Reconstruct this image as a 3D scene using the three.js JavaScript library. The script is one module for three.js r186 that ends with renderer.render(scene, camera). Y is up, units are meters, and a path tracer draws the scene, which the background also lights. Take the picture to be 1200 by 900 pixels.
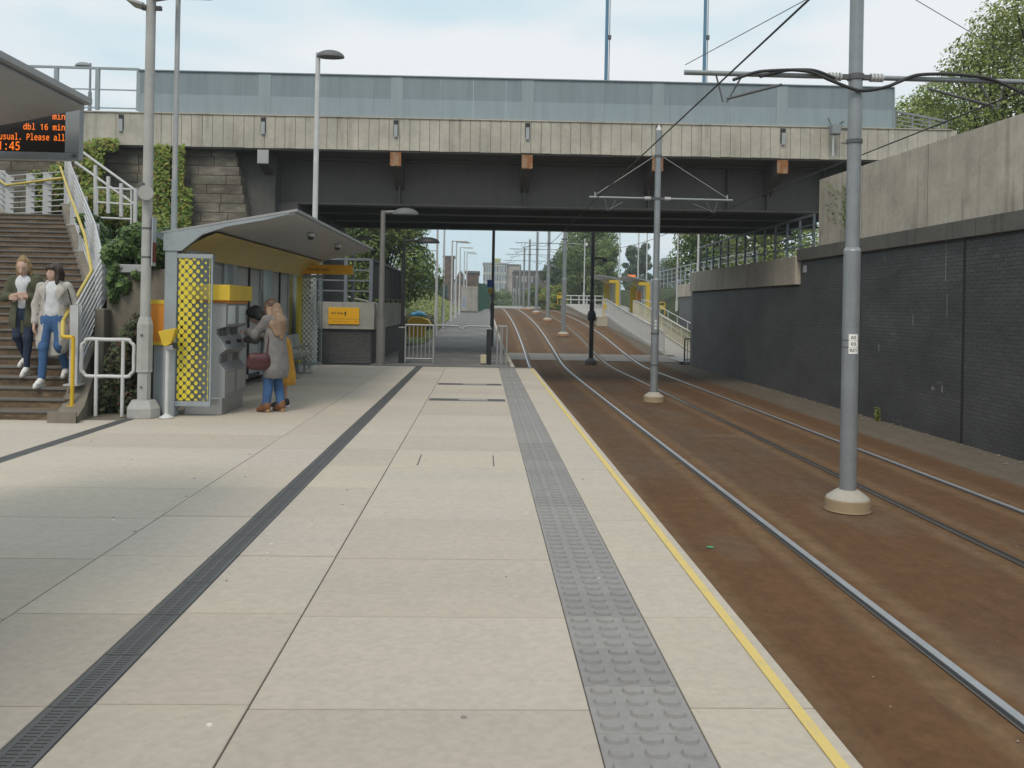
import * as THREE from 'three';
import { mergeGeometries } from 'three/addons/utils/BufferGeometryUtils.js';
import { RoundedBoxGeometry } from 'three/addons/geometries/RoundedBoxGeometry.js';
import { ImprovedNoise } from 'three/addons/math/ImprovedNoise.js';

// ------------------------------------------------------------------ camera, sky, sun, exposure
const F = 1000, PPX = 600, PPY = 358.6, ROLL = 0.019, YAW = 0.035, EYE = 1.6;
const scene = new THREE.Scene();
const camera = new THREE.PerspectiveCamera(2 * Math.atan(450 / F) * 180 / Math.PI, 4 / 3, 0.1, 4000);
camera.position.set(0, EYE, 0);
camera.rotation.order = 'YXZ';
camera.rotation.set(0, -YAW, ROLL);
camera.setViewOffset(1200, 900, 0, 450 - PPY, 1200, 900);
camera.updateMatrixWorld(true);

const perlin = new ImprovedNoise();
function fbm3(x, y, z, o = 5) { let s = 0, a = 0.5; for (let i = 0; i < o; i++) { s += a * perlin.noise(x, y, z); x *= 2.03; y *= 2.03; z *= 2.03; a *= 0.5; } return s; }
function smooth(a, b, x) { const t = Math.min(1, Math.max(0, (x - a) / (b - a))); return t * t * (3 - 2 * t); }
const lerp = (a, b, t) => a + (b - a) * t;
{
  const w = 1024, h = 512, data = new Float32Array(w * h * 4);
  for (let j = 0; j < h; j++) for (let i = 0; i < w; i++) {
    const el = ((j + 0.5) / h - 0.5) * Math.PI, az = ((i + 0.5) / w - 0.5) * 2 * Math.PI;
    const x = Math.cos(el) * Math.cos(az), z = Math.cos(el) * Math.sin(az), y = Math.sin(el);
    const n = fbm3(x * 2.2 + 3.1, y * 7.5 + 0.55, z * 2.2 + 1.7, 6), n2 = fbm3(x * 5 + 9, y * 16 + 4, z * 5, 5);
    const c = smooth(-0.28, 0.2, n + 0.35 * n2 + 0.2 * Math.cos((el - 0.24) * 16) * smooth(0.9, 0.2, el));
    const g = 1 + 0.1 * smooth(0.1, 1.2, el);
    const k = (j * w + i) * 4;
    data[k] = lerp(0.57, 0.79, c) * g; data[k + 1] = lerp(0.72, 0.82, c) * g; data[k + 2] = lerp(0.79, 0.845, c) * g; data[k + 3] = 1;
    if (el < -0.02) { data[k] = 0.32; data[k + 1] = 0.32; data[k + 2] = 0.3; }
  }
  const t = new THREE.DataTexture(data, w, h, THREE.RGBAFormat, THREE.FloatType);
  t.mapping = THREE.EquirectangularReflectionMapping; t.magFilter = THREE.LinearFilter; t.minFilter = THREE.LinearFilter; t.needsUpdate = true;
  scene.background = t; scene.environment = t;
}
const sun = new THREE.DirectionalLight(0xfff1de, 1.5);
sun.position.set(-14, 60, 26); sun.target.position.set(0, 0, -20); sun.castShadow = true;
sun.shadow.radius = 34; sun.shadow.mapSize.set(2048, 2048);
Object.assign(sun.shadow.camera, { left: -60, right: 60, top: 80, bottom: -80, near: 1, far: 200 });
scene.add(sun, sun.target);
const renderer = new THREE.WebGLRenderer({ antialias: true });
renderer.toneMapping = THREE.LinearToneMapping;
renderer.toneMappingExposure = 1.08;
renderer.shadowMap.enabled = true;

// ------------------------------------------------------------------ helpers
function rng(seed) { let s = seed >>> 0; return () => { s = (s + 0x6D2B79F5) >>> 0; let t = s; t = Math.imul(t ^ (t >>> 15), t | 1); t ^= t + Math.imul(t ^ (t >>> 7), t | 61); return ((t ^ (t >>> 14)) >>> 0) / 4294967296; }; }
const V = (x, y, z) => new THREE.Vector3(x, y, z);
const W = (x, y, d) => new THREE.Vector3(x, y, -d);               // d metres ahead of the camera
const AX = [V(), V(), V()]; camera.matrixWorld.extractBasis(...AX);
function ray(px, py) { return V().addScaledVector(AX[0], (px - PPX) / F).addScaledVector(AX[1], -(py - PPY) / F).addScaledVector(AX[2], -1); }
function atY(px, py, y) { const r = ray(px, py); return r.multiplyScalar((y - EYE) / r.y).add(camera.position); }
function atD(px, py, d) { const r = ray(px, py); return r.multiplyScalar(-d / r.z).add(camera.position); }
function atX(px, py, x) { const r = ray(px, py); return r.multiplyScalar(x / r.x).add(camera.position); }
const used = {};
function numbered(n) { used[n] = (used[n] ?? -1) + 1; return used[n] ? n + '_' + String(used[n]).padStart(3, '0') : n; }
function tag(o, label, category, group) { o.userData.label = label; o.userData.category = category; if (group) o.userData.group = group; return o; }
function thing(name, label, category, pos = V(), turn = 0, group) {
  const o = new THREE.Group(); o.name = numbered(name); o.position.copy(pos); o.rotation.y = turn; scene.add(o);
  return tag(o, label, category, group);
}
function metreUV(g) {
  const p = g.attributes.position, n = g.attributes.normal, uv = new Float32Array(p.count * 2);
  for (let i = 0; i < p.count; i++) {
    const ax = Math.abs(n.getX(i)), ay = Math.abs(n.getY(i)), az = Math.abs(n.getZ(i));
    if (ay > ax && ay > az) { uv[2 * i] = p.getX(i); uv[2 * i + 1] = -p.getZ(i); }
    else if (ax > az) { uv[2 * i] = p.getZ(i); uv[2 * i + 1] = p.getY(i); }
    else { uv[2 * i] = p.getX(i); uv[2 * i + 1] = p.getY(i); }
  }
  g.setAttribute('uv', new THREE.BufferAttribute(uv, 2));
}
function join(geos, keepUV) {
  geos = (Array.isArray(geos) ? geos : [geos]).map((g) => { const q = g.index ? g.toNonIndexed() : g; for (const k of Object.keys(q.attributes)) if (!['position', 'normal', 'uv'].includes(k) && !(k === 'color' && geos.length === 1)) q.deleteAttribute(k); return q; });
  const g = geos.length === 1 ? geos[0] : mergeGeometries(geos);
  if (!keepUV) metreUV(g);
  return g;
}
function mesh(name, geos, mat, parent = scene, keepUV) {
  const m = new THREE.Mesh(geos.isBufferGeometry && geos.userData.done ? geos : join(geos, keepUV), mat);
  m.name = parent === scene ? numbered(name) : name; m.castShadow = m.receiveShadow = true; parent.add(m); return m;
}
function structure(name, geos, mat, keepUV) { const m = mesh(name, geos, mat, scene, keepUV); m.userData.kind = 'structure'; return m; }
function box(x0, x1, y0, y1, z0, z1, r = 0) {                     // plain coordinates (z)
  const w = Math.abs(x1 - x0), h = Math.abs(y1 - y0), d = Math.abs(z1 - z0);
  const g = r ? new RoundedBoxGeometry(w, h, d, 1, Math.min(r, w * 0.45, h * 0.45, d * 0.45)) : new THREE.BoxGeometry(w, h, d);
  return g.translate((x0 + x1) / 2, (y0 + y1) / 2, (z0 + z1) / 2);
}
const boxD = (x0, x1, y0, y1, d0, d1, r) => box(x0, x1, y0, y1, -d0, -d1, r);   // d ahead of the camera
const UP = V(0, 1, 0);
function bar(a, b, r0, r1 = r0, n = 8) {
  const dir = b.clone().sub(a), L = dir.length(), g = new THREE.CylinderGeometry(r1, r0, L, n, 1);
  g.applyQuaternion(new THREE.Quaternion().setFromUnitVectors(UP, dir.normalize())); return g.translate((a.x + b.x) / 2, (a.y + b.y) / 2, (a.z + b.z) / 2);
}
function flat(a, b, w, t) {                                       // a flat bar: w in the vertical plane, t across
  const dir = b.clone().sub(a), L = dir.length(), g = new THREE.BoxGeometry(t, w, L), m = new THREE.Matrix4().lookAt(b, a, Math.abs(dir.y) / L > 0.999 ? V(1, 0, 0) : UP);
  g.applyMatrix4(m); return g.translate((a.x + b.x) / 2, (a.y + b.y) / 2, (a.z + b.z) / 2);
}
function tube(pts, r, n = 8, seg) { return new THREE.TubeGeometry(new THREE.CatmullRomCurve3(pts, false, 'catmullrom', 0.35), seg ?? pts.length * 5, r, n, false); }
function lathe(pts, n = 20) { return new THREE.LatheGeometry(pts.map(([r, y]) => new THREE.Vector2(r, y)), n); }
function extrude(pts, depth, bevel = 0) {                          // outline in x,y ; runs along -z
  const s = new THREE.Shape(pts.map(([x, y]) => new THREE.Vector2(x, y)));
  return new THREE.ExtrudeGeometry(s, { depth, bevelEnabled: bevel > 0, bevelSize: bevel, bevelThickness: bevel, bevelSegments: 1, curveSegments: 6 }).translate(0, 0, -depth);
}
function quads(rows) {                                            // rows of equally many points -> sheet
  const n = rows[0].length, pos = [], idx = [];
  rows.forEach((r) => r.forEach((p) => pos.push(p.x, p.y, p.z)));
  for (let i = 0; i < rows.length - 1; i++) for (let j = 0; j < n - 1; j++) { const a = i * n + j, b = a + 1, c = a + n, d = c + 1; idx.push(a, b, d, a, d, c); }
  const g = new THREE.BufferGeometry(); g.setAttribute('position', new THREE.Float32BufferAttribute(pos, 3)); g.setIndex(idx); g.computeVertexNormals();
  g.setAttribute('uv', new THREE.Float32BufferAttribute(new Float32Array(pos.length / 3 * 2), 2)); return g;
}
// tileable value noise
function lattice(seed) { const R = rng(seed), t = new Float32Array(65536); for (let i = 0; i < 65536; i++) t[i] = R(); return t; }
const LT = lattice(77);
function vnoise(x, y, px, py, s) {
  let xi = Math.floor(x), yi = Math.floor(y); const fx = x - xi, fy = y - yi, u = fx * fx * (3 - 2 * fx), v = fy * fy * (3 - 2 * fy);
  const x0 = (xi % px) * 374761, x1 = ((xi + 1) % px) * 374761, y0 = (yi % py) * 668265 + s * 9781, y1 = ((yi + 1) % py) * 668265 + s * 9781;
  const p = LT[(x0 + y0) & 65535], q = LT[(x1 + y0) & 65535], r = LT[(x0 + y1) & 65535], w = LT[(x1 + y1) & 65535], a = p + (q - p) * u, b = r + (w - r) * u;
  return a + (b - a) * v;
}
function tfbm(u, v, fx, fy, o, s) { let r = 0, a = 0.5, t = 0; for (let i = 0; i < o; i++) { r += a * vnoise(u * fx, v * fy, fx, fy, s + i * 13); t += a; a *= 0.55; fx *= 2; fy *= 2; } return r / t; }
function texture(w, h, f, tileX, tileY, srgb = true) {            // f(u,v,x,y) -> [r,g,b] 0..1
  const d = new Uint8Array(w * h * 4);
  for (let y = 0; y < h; y++) for (let x = 0; x < w; x++) { const c = f((x + 0.5) / w, (y + 0.5) / h, x, y), k = (y * w + x) * 4; for (let i = 0; i < 3; i++) d[k + i] = Math.max(0, Math.min(255, c[i] * 255)); d[k + 3] = 255; }
  const t = new THREE.DataTexture(d, w, h); t.wrapS = t.wrapT = THREE.RepeatWrapping; t.magFilter = THREE.LinearFilter; t.minFilter = THREE.LinearMipmapLinearFilter; t.generateMipmaps = true;
  t.repeat.set(1 / tileX, 1 / tileY); if (srgb) t.colorSpace = THREE.SRGBColorSpace; t.needsUpdate = true; return t;
}
const grey = (v) => [v, v, v];
const speckR = rng(5);
const T = {
  concrete: texture(512, 512, (u, v) => { const a = tfbm(u, v, 2, 7, 4, 1), b = tfbm(u, v, 120, 120, 2, 7), k = 0.9 + 0.055 * (a - 0.5) + 0.075 * (b - 0.5) - (speckR() < 0.003 ? 0.1 : 0) + (speckR() < 0.002 ? 0.05 : 0); return [k + 0.01 * (a - 0.5), k, k - 0.03 * (a - 0.5)]; }, 3.7, 3.1),
  grain: texture(256, 256, (u, v) => grey(0.5 + 0.5 * (tfbm(u, v, 48, 48, 3, 3) - 0.5)), 0.6, 0.6, false),
  streak: texture(1024, 512, (u, v) => { const a = tfbm(u, v, 60, 3, 4, 21), b = tfbm(u, v, 10, 6, 4, 25), c = tfbm(u, v, 90, 45, 2, 4), st = Math.max(0, tfbm(u, v, 40, 2, 3, 33) - 0.58) * 1.6; const k = 0.89 + 0.07 * (a - 0.5) + 0.2 * (b - 0.5) + 0.07 * (c - 0.5) - st * 0.22; return [k, k * 0.99, k * 0.97]; }, 7, 3.5),
  paint: texture(256, 256, (u, v) => { const k = 0.93 + 0.1 * (tfbm(u, v, 5, 5, 4, 41) - 0.5) + 0.05 * (tfbm(u, v, 40, 40, 2, 43) - 0.5); return grey(k); }, 1.7, 1.7),
  steel: texture(256, 512, (u, v) => { const k = 0.92 + 0.1 * (tfbm(u, v, 6, 2, 4, 51) - 0.5) + 0.05 * (tfbm(u, v, 30, 3, 3, 55) - 0.5); return grey(k); }, 1.3, 2.2),
  rust: texture(256, 256, (u, v) => { const a = tfbm(u, v, 5, 4, 5, 61), b = tfbm(u, v, 30, 30, 3, 64), t = smooth(0.35, 0.62, a + 0.3 * (b - 0.5)); return [lerp(0.6, 0.56, t) * (0.8 + 0.4 * b), lerp(0.52, 0.38, t) * (0.8 + 0.4 * b), lerp(0.44, 0.24, t) * (0.8 + 0.4 * b)]; }, 0.45, 0.6),
  asphalt: texture(512, 512, (u, v) => { const k = 0.8 + 0.3 * (tfbm(u, v, 5, 5, 4, 71) - 0.5) + 0.25 * (tfbm(u, v, 110, 110, 2, 73) - 0.5); return grey(k); }, 4, 4),
  stone: texture(512, 512, (u, v) => { const a = tfbm(u, v, 5, 8, 5, 81), b = tfbm(u, v, 40, 60, 3, 84); const k = 0.8 + 0.5 * (a - 0.5) + 0.2 * (b - 0.5); return [k, k * 0.985, k * 0.95]; }, 2.1, 1.4),
  cloth: texture(256, 256, (u, v, x, y) => { const k = 0.92 + 0.07 * (((x + y) >> 1) & 1) * 0.5 + 0.16 * (tfbm(u, v, 6, 6, 4, 91) - 0.5) + 0.1 * (tfbm(u, v, 50, 50, 2, 93) - 0.5); return grey(k); }, 0.25, 0.25),
};
function M(color, roughness = 0.8, o = {}) {
  const m = new THREE.MeshStandardMaterial({ roughness, side: THREE.DoubleSide, ...o }); m.color.set(color); return m;
}
const lin = (r, g, b) => new THREE.Color().setRGB(r, g, b);
const mats = {
  concrete: M(lin(0.5, 0.475, 0.42), 0.9, { map: T.concrete, bumpMap: T.grain, bumpScale: 0.0015 }),
  wallConcrete: M(lin(0.58, 0.535, 0.465), 0.92, { map: T.streak, bumpMap: T.grain, bumpScale: 0.003 }),
  coping: M(lin(0.15, 0.145, 0.135), 0.92, { map: T.streak }),
  asphalt: M(lin(0.27, 0.265, 0.26), 0.93, { map: T.asphalt, bumpMap: T.grain, bumpScale: 0.004 }),
  galv: M(lin(0.42, 0.43, 0.435), 0.42, { map: T.paint, metalness: 0.25 }),
  white: M(lin(0.62, 0.63, 0.63), 0.5, { map: T.paint }),
  paleGrey: M(lin(0.4, 0.43, 0.455), 0.5, { map: T.paint }),
  midGrey: M(lin(0.26, 0.28, 0.3), 0.5, { map: T.paint }),
  slate: M(lin(0.12, 0.125, 0.13), 0.55, { map: T.paint }),
  black: M(lin(0.018, 0.018, 0.02), 0.5, { map: T.paint }),
  yellow: M(lin(0.68, 0.47, 0.03), 0.5, { map: T.paint }),
  orange: M(lin(0.72, 0.26, 0.02), 0.5, { map: T.paint }),
  rust: M(lin(0.95, 0.9, 0.85), 0.9, { map: T.rust }),
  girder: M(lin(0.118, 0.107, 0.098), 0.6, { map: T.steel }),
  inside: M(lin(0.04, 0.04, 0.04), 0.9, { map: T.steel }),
  stainless: M(lin(0.45, 0.46, 0.47), 0.35, { metalness: 0.75, map: T.steel }),
  rail: M(lin(0.5, 0.52, 0.55), 0.4, { metalness: 0.45, map: T.paint }),
  wire: M(lin(0.03, 0.03, 0.032), 0.6),
  bark: M(lin(0.06, 0.045, 0.035), 0.95, { map: T.stone }),
  planter: M(lin(0.24, 0.22, 0.185), 0.92, { map: T.streak, bumpMap: T.grain, bumpScale: 0.003 }),
  soil: M(lin(0.05, 0.04, 0.025), 0.95, { map: T.asphalt }),
};
const glass = new THREE.MeshPhysicalMaterial({ color: lin(0.86, 0.9, 0.9), roughness: 0.06, transmission: 1, thickness: 0, ior: 1.5, side: THREE.DoubleSide });
function tones(base, n, spread, seed) { const R = rng(seed); return Array.from({ length: n }, () => { const m = base.clone(), k = 1 + (R() - 0.5) * spread; m.color.r *= k * (1 + (R() - 0.5) * spread * 0.25); m.color.g *= k; m.color.b *= k * (1 + (R() - 0.5) * spread * 0.3); return m; }); }
// ------------------------------------------------------------------ levels of track and path
function profile(pts) { return (d) => { if (d <= pts[0][0]) return pts[0][1]; for (let i = 1; i < pts.length; i++) if (d <= pts[i][0]) { const [a, ya] = pts[i - 1], [b, yb] = pts[i], m = (k) => { if (k <= 0 || k >= pts.length - 1) return 0; return (pts[k + 1][1] - pts[k - 1][1]) / (pts[k + 1][0] - pts[k - 1][0]); }; const t = (d - a) / (b - a), h = b - a; return (2 * t ** 3 - 3 * t * t + 1) * ya + (t ** 3 - 2 * t * t + t) * h * m(i - 1) + (-2 * t ** 3 + 3 * t * t) * yb + (t ** 3 - t * t) * h * m(i); } return pts[pts.length - 1][1]; }; }
const yTrack = profile([[-10, -0.92], [30, -0.92], [37, -0.9], [42, -0.62], [51, 0.04], [60, 0.5], [70, 0.85], [81, 1.13], [90, 1.25], [98, 1.1], [107, -0.3], [118, -1.7], [130, -3.2], [200, -6]]);
const yPath = profile([[0, 0], [30, 0], [38, 0.06], [50, 0.4], [65, 0.78], [80, 1.06], [92, 1.2], [110, 0.2], [140, -3]]);
const xT1 = profile([[-10, 2.67], [28, 2.67], [44, 2.88], [200, 2.9]]), xT2 = profile([[-10, 6.25], [28, 6.25], [50, 6.35], [200, 6.4]]);
const EDGE = 1.375, END = 22, PEDGE = 0.78;
const range = (a, b, s) => { const r = []; for (let x = a; x < b - 1e-6; x += s) r.push(x); r.push(b); return r; };

// ------------------------------------------------------------------ ground: one sheet to the horizon
function groundY(x, d) {
  if (d < 33) return -1.4;
  const far = d > 130 ? -3 - smooth(130, 200, d) * 2 : 0;
  if (d > 132) return far;
  const left = yPath(d) - 0.07 + Math.min(1.9, Math.max(0, -2.3 - x) * 0.55) * (0.25 + 0.75 * smooth(40, 78, d)) * (1 - smooth(100, 128, d)), mid = yTrack(d) - 0.07;
  if (x < 0.7) return left;
  if (x < 11.5) return mid;
  return mid + Math.min(2.4, (x - 11.5) * 0.6) * smooth(36, 40, d) * (1 - smooth(100, 130, d));
}
{
  const xs = [-1500, -600, -250, -120, -70, -45, ...range(-30, -3, 3), -2.3, -1.5, 0, 0.69, 0.71, 3, 6, 9, 11.4, 12, 13, 14, 15, 16, 18, 22, 30, 45, 70, 120, 250, 600, 1500];
  const ds = [-200, -60, -20, 0, 20, 32.9, 33.1, ...range(34, 132, 1.5), 140, 160, 200, 260, 400, 700, 1200, 2400];
  const rows = ds.map((d) => xs.map((x) => W(x, groundY(x, d) + (d > 40 && d < 130 && (x < -3.5 || x > 12) ? 0.25 * fbm3(x * 0.4, d * 0.3, 3, 3) : 0), d)));
  const m = M(lin(0.075, 0.105, 0.03), 0.95, { map: texture(512, 512, (u, v) => { const a = tfbm(u, v, 6, 6, 5, 101), b = tfbm(u, v, 70, 70, 2, 105), k = 0.72 + 0.5 * (a - 0.5) + 0.4 * (b - 0.5); return [k * lerp(0.85, 1.15, a), k, k * 0.9]; }, 6, 6) });
  structure('ground', quads(rows), m);
}
// ------------------------------------------------------------------ platform
const plat = new THREE.Group(); plat.name = 'platform'; plat.userData.kind = 'structure'; scene.add(plat);
mesh('platform_base', [boxD(-16, EDGE - 0.01, -1.3, -0.014, -8, END), boxD(-16, -4.6, -1.35, -0.05, END, 23)], mats.planter, plat);
{
  const R = rng(11), slabM = tones(M(lin(0.56, 0.5, 0.425), 0.88, { map: T.concrete, bumpMap: T.grain, bumpScale: 0.0014 }), 8, 0.13, 3);
  const g = 0.0035, rowsD = []; for (let d = 3.38 - 11; d < END - 0.3; d += 1) rowsD.push(d);
  const slab = (x0, x1, d0, d1) => mesh('paving_slab', boxD(x0 + g, x1 - g, -0.06, (R() - 0.5) * 0.003, d0 + g, d1 - g, 0.004), slabM[Math.floor(R() * 8)], plat);
  for (const [x0, x1, off] of [[-0.89, 0.46, 0], [0.862, EDGE, 0.02], [-1.5, -0.89, 0.04], [-2.34, -1.67, 0.02], [-4.6, -2.34, -0.06]])
    for (const d of rowsD) slab(x0, x1, d + off, Math.min(END, d + 1 + off));
  for (const [x0, x1] of [[-6.2, -4.76], [-8.2, -6.2], [-10.5, -8.2], [-13, -10.5], [-16, -13]]) for (const d of rowsD.filter((d) => d < 11 && d > -1)) slab(x0, x1, d, d + 1);
  // drain channels
  const drainM = M(lin(0.1, 0.102, 0.105), 0.7, { map: T.paint }), gr = M(lin(0.105, 0.107, 0.11), 0.6, { map: T.paint });
  for (const [x0, x1] of [[-1.67, -1.5], [-4.76, -4.6]]) {
    mesh('drain_channel', [boxD(x0, x1, -0.055, -0.008, -7.6, x0 < -4 ? 12.2 : END)], drainM, plat);
    for (const d of range(-7.6, (x0 < -4 ? 12.2 : END) - 0.5, 0.5).slice(0, -1)) {
      const gs = [boxD(x0 + 0.006, x0 + 0.03, -0.03, -0.003, d + 0.004, d + 0.496), boxD(x1 - 0.03, x1 - 0.006, -0.03, -0.003, d + 0.004, d + 0.496), boxD((x0 + x1) / 2 - 0.008, (x0 + x1) / 2 + 0.008, -0.03, -0.003, d + 0.004, d + 0.496)];
      for (let k = 0; k < 20; k++) gs.push(boxD(x0 + 0.03, x1 - 0.03, -0.03, -0.0042, d + 0.006 + k * 0.0245, d + 0.023 + k * 0.0245));
      mesh('drain_grating', gs, gr, plat);
    }
  }
  // tactile pavers with lozenges
  const tg = [box(0.0, 0.4, -0.06, -0.002, -0.399, -0.001, 0.002)];
  for (let i = 0; i < 3; i++) for (let j = 0; j < 4; j++) { const b = new THREE.CylinderGeometry(0.84, 1, 0.013, 20); const q = b.attributes.position; for (let n = 0; n < q.count; n++) { const x = q.getX(n), z = q.getZ(n), m = Math.max(1e-6, (Math.abs(x) ** 3 + Math.abs(z) ** 3) ** (1 / 3)), l = Math.hypot(x, z); q.setX(n, x * l / m * 0.046); q.setZ(n, z * l / m * 0.034); } b.computeVertexNormals(); b.translate(0.067 + i * 0.133, 0.0035, -0.05 - j * 0.1); tg.push(b); }
  const tGeo = join(tg); tGeo.userData.done = true;
  const tM = tones(M(lin(0.325, 0.315, 0.31), 0.85, { map: T.concrete, bumpMap: T.grain, bumpScale: 0.0015 }), 6, 0.14, 8);
  for (let d = -6; d < END - 0.3; d += 0.4) { const m = mesh('tactile_paver', tGeo, tM[Math.floor(R() * 6)], plat); m.position.set(0.461, (R() - 0.5) * 0.002, -d); }
  // yellow line
  const yl = M(lin(0.66, 0.53, 0.2), 0.8, { map: texture(512, 256, (u, v) => { const k = tfbm(u, v, 40, 20, 4, 131); const w = smooth(0.62, 0.75, k); return [lerp(0.98, 0.93, w), lerp(0.96, 0.93, w), lerp(0.92, 1.0, w)]; }, 2, 1) });
  mesh('yellow_edge_line', boxD(1.27, 1.318, 0.0022, 0.0062, -7.5, END - 0.02), yl, plat);
  // access covers across the near column
  for (const d of [14.25, 17.1]) {
    const c = mesh('access_cover', [boxD(-0.86, 0.42, -0.01, 0.0045, d, d + 0.33)], drainM, plat);
    mesh('cover_insert', [boxD(-0.36, 0.12, 0.002, 0.0085, d + 0.06, d + 0.26)], M(lin(0.3, 0.29, 0.27), 0.8), c);
  }
  mesh('end_kerb', boxD(-4.5, EDGE, -0.5, 0.012, END, END + 0.14), mats.slate, plat);
  mesh('edge_wall', [boxD(EDGE - 0.04, EDGE - 0.004, -1.2, -0.06, -8, END)], mats.wallConcrete, plat);
  // small upstands between the slabs
  for (const x of [-0.62, 0.14]) mesh('joint_mark', boxD(x, x + 0.012, 0, 0.003, 8.5, 9.1), mats.slate, plat);
}
// ------------------------------------------------------------------ path past the end of the platform
{
  const xs = [-2.9, -2.25, 0, PEDGE], rows = range(END + 0.14, 112, 2).map((d) => xs.map((x) => W(Math.max(x, d > 33 ? -2.25 - (x < -2.5 ? 0.01 : 0) : -9), yPath(d) - 0.004, d)));
  structure('asphalt_path', [quads(rows), boxD(-16, PEDGE, -1.3, -0.05, END + 0.14, 33)], mats.asphalt);
  const edge = range(END + 0.14, 60, 1); structure('path_kerb', edge.slice(0, -1).map((d, i) => { const a = W(PEDGE + 0.05, yPath(d) - 0.25, d), b = W(PEDGE + 0.05, yPath(edge[i + 1]) - 0.25, edge[i + 1]); return flat(a, b, 0.55, 0.1); }), mats.wallConcrete);
}
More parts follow.
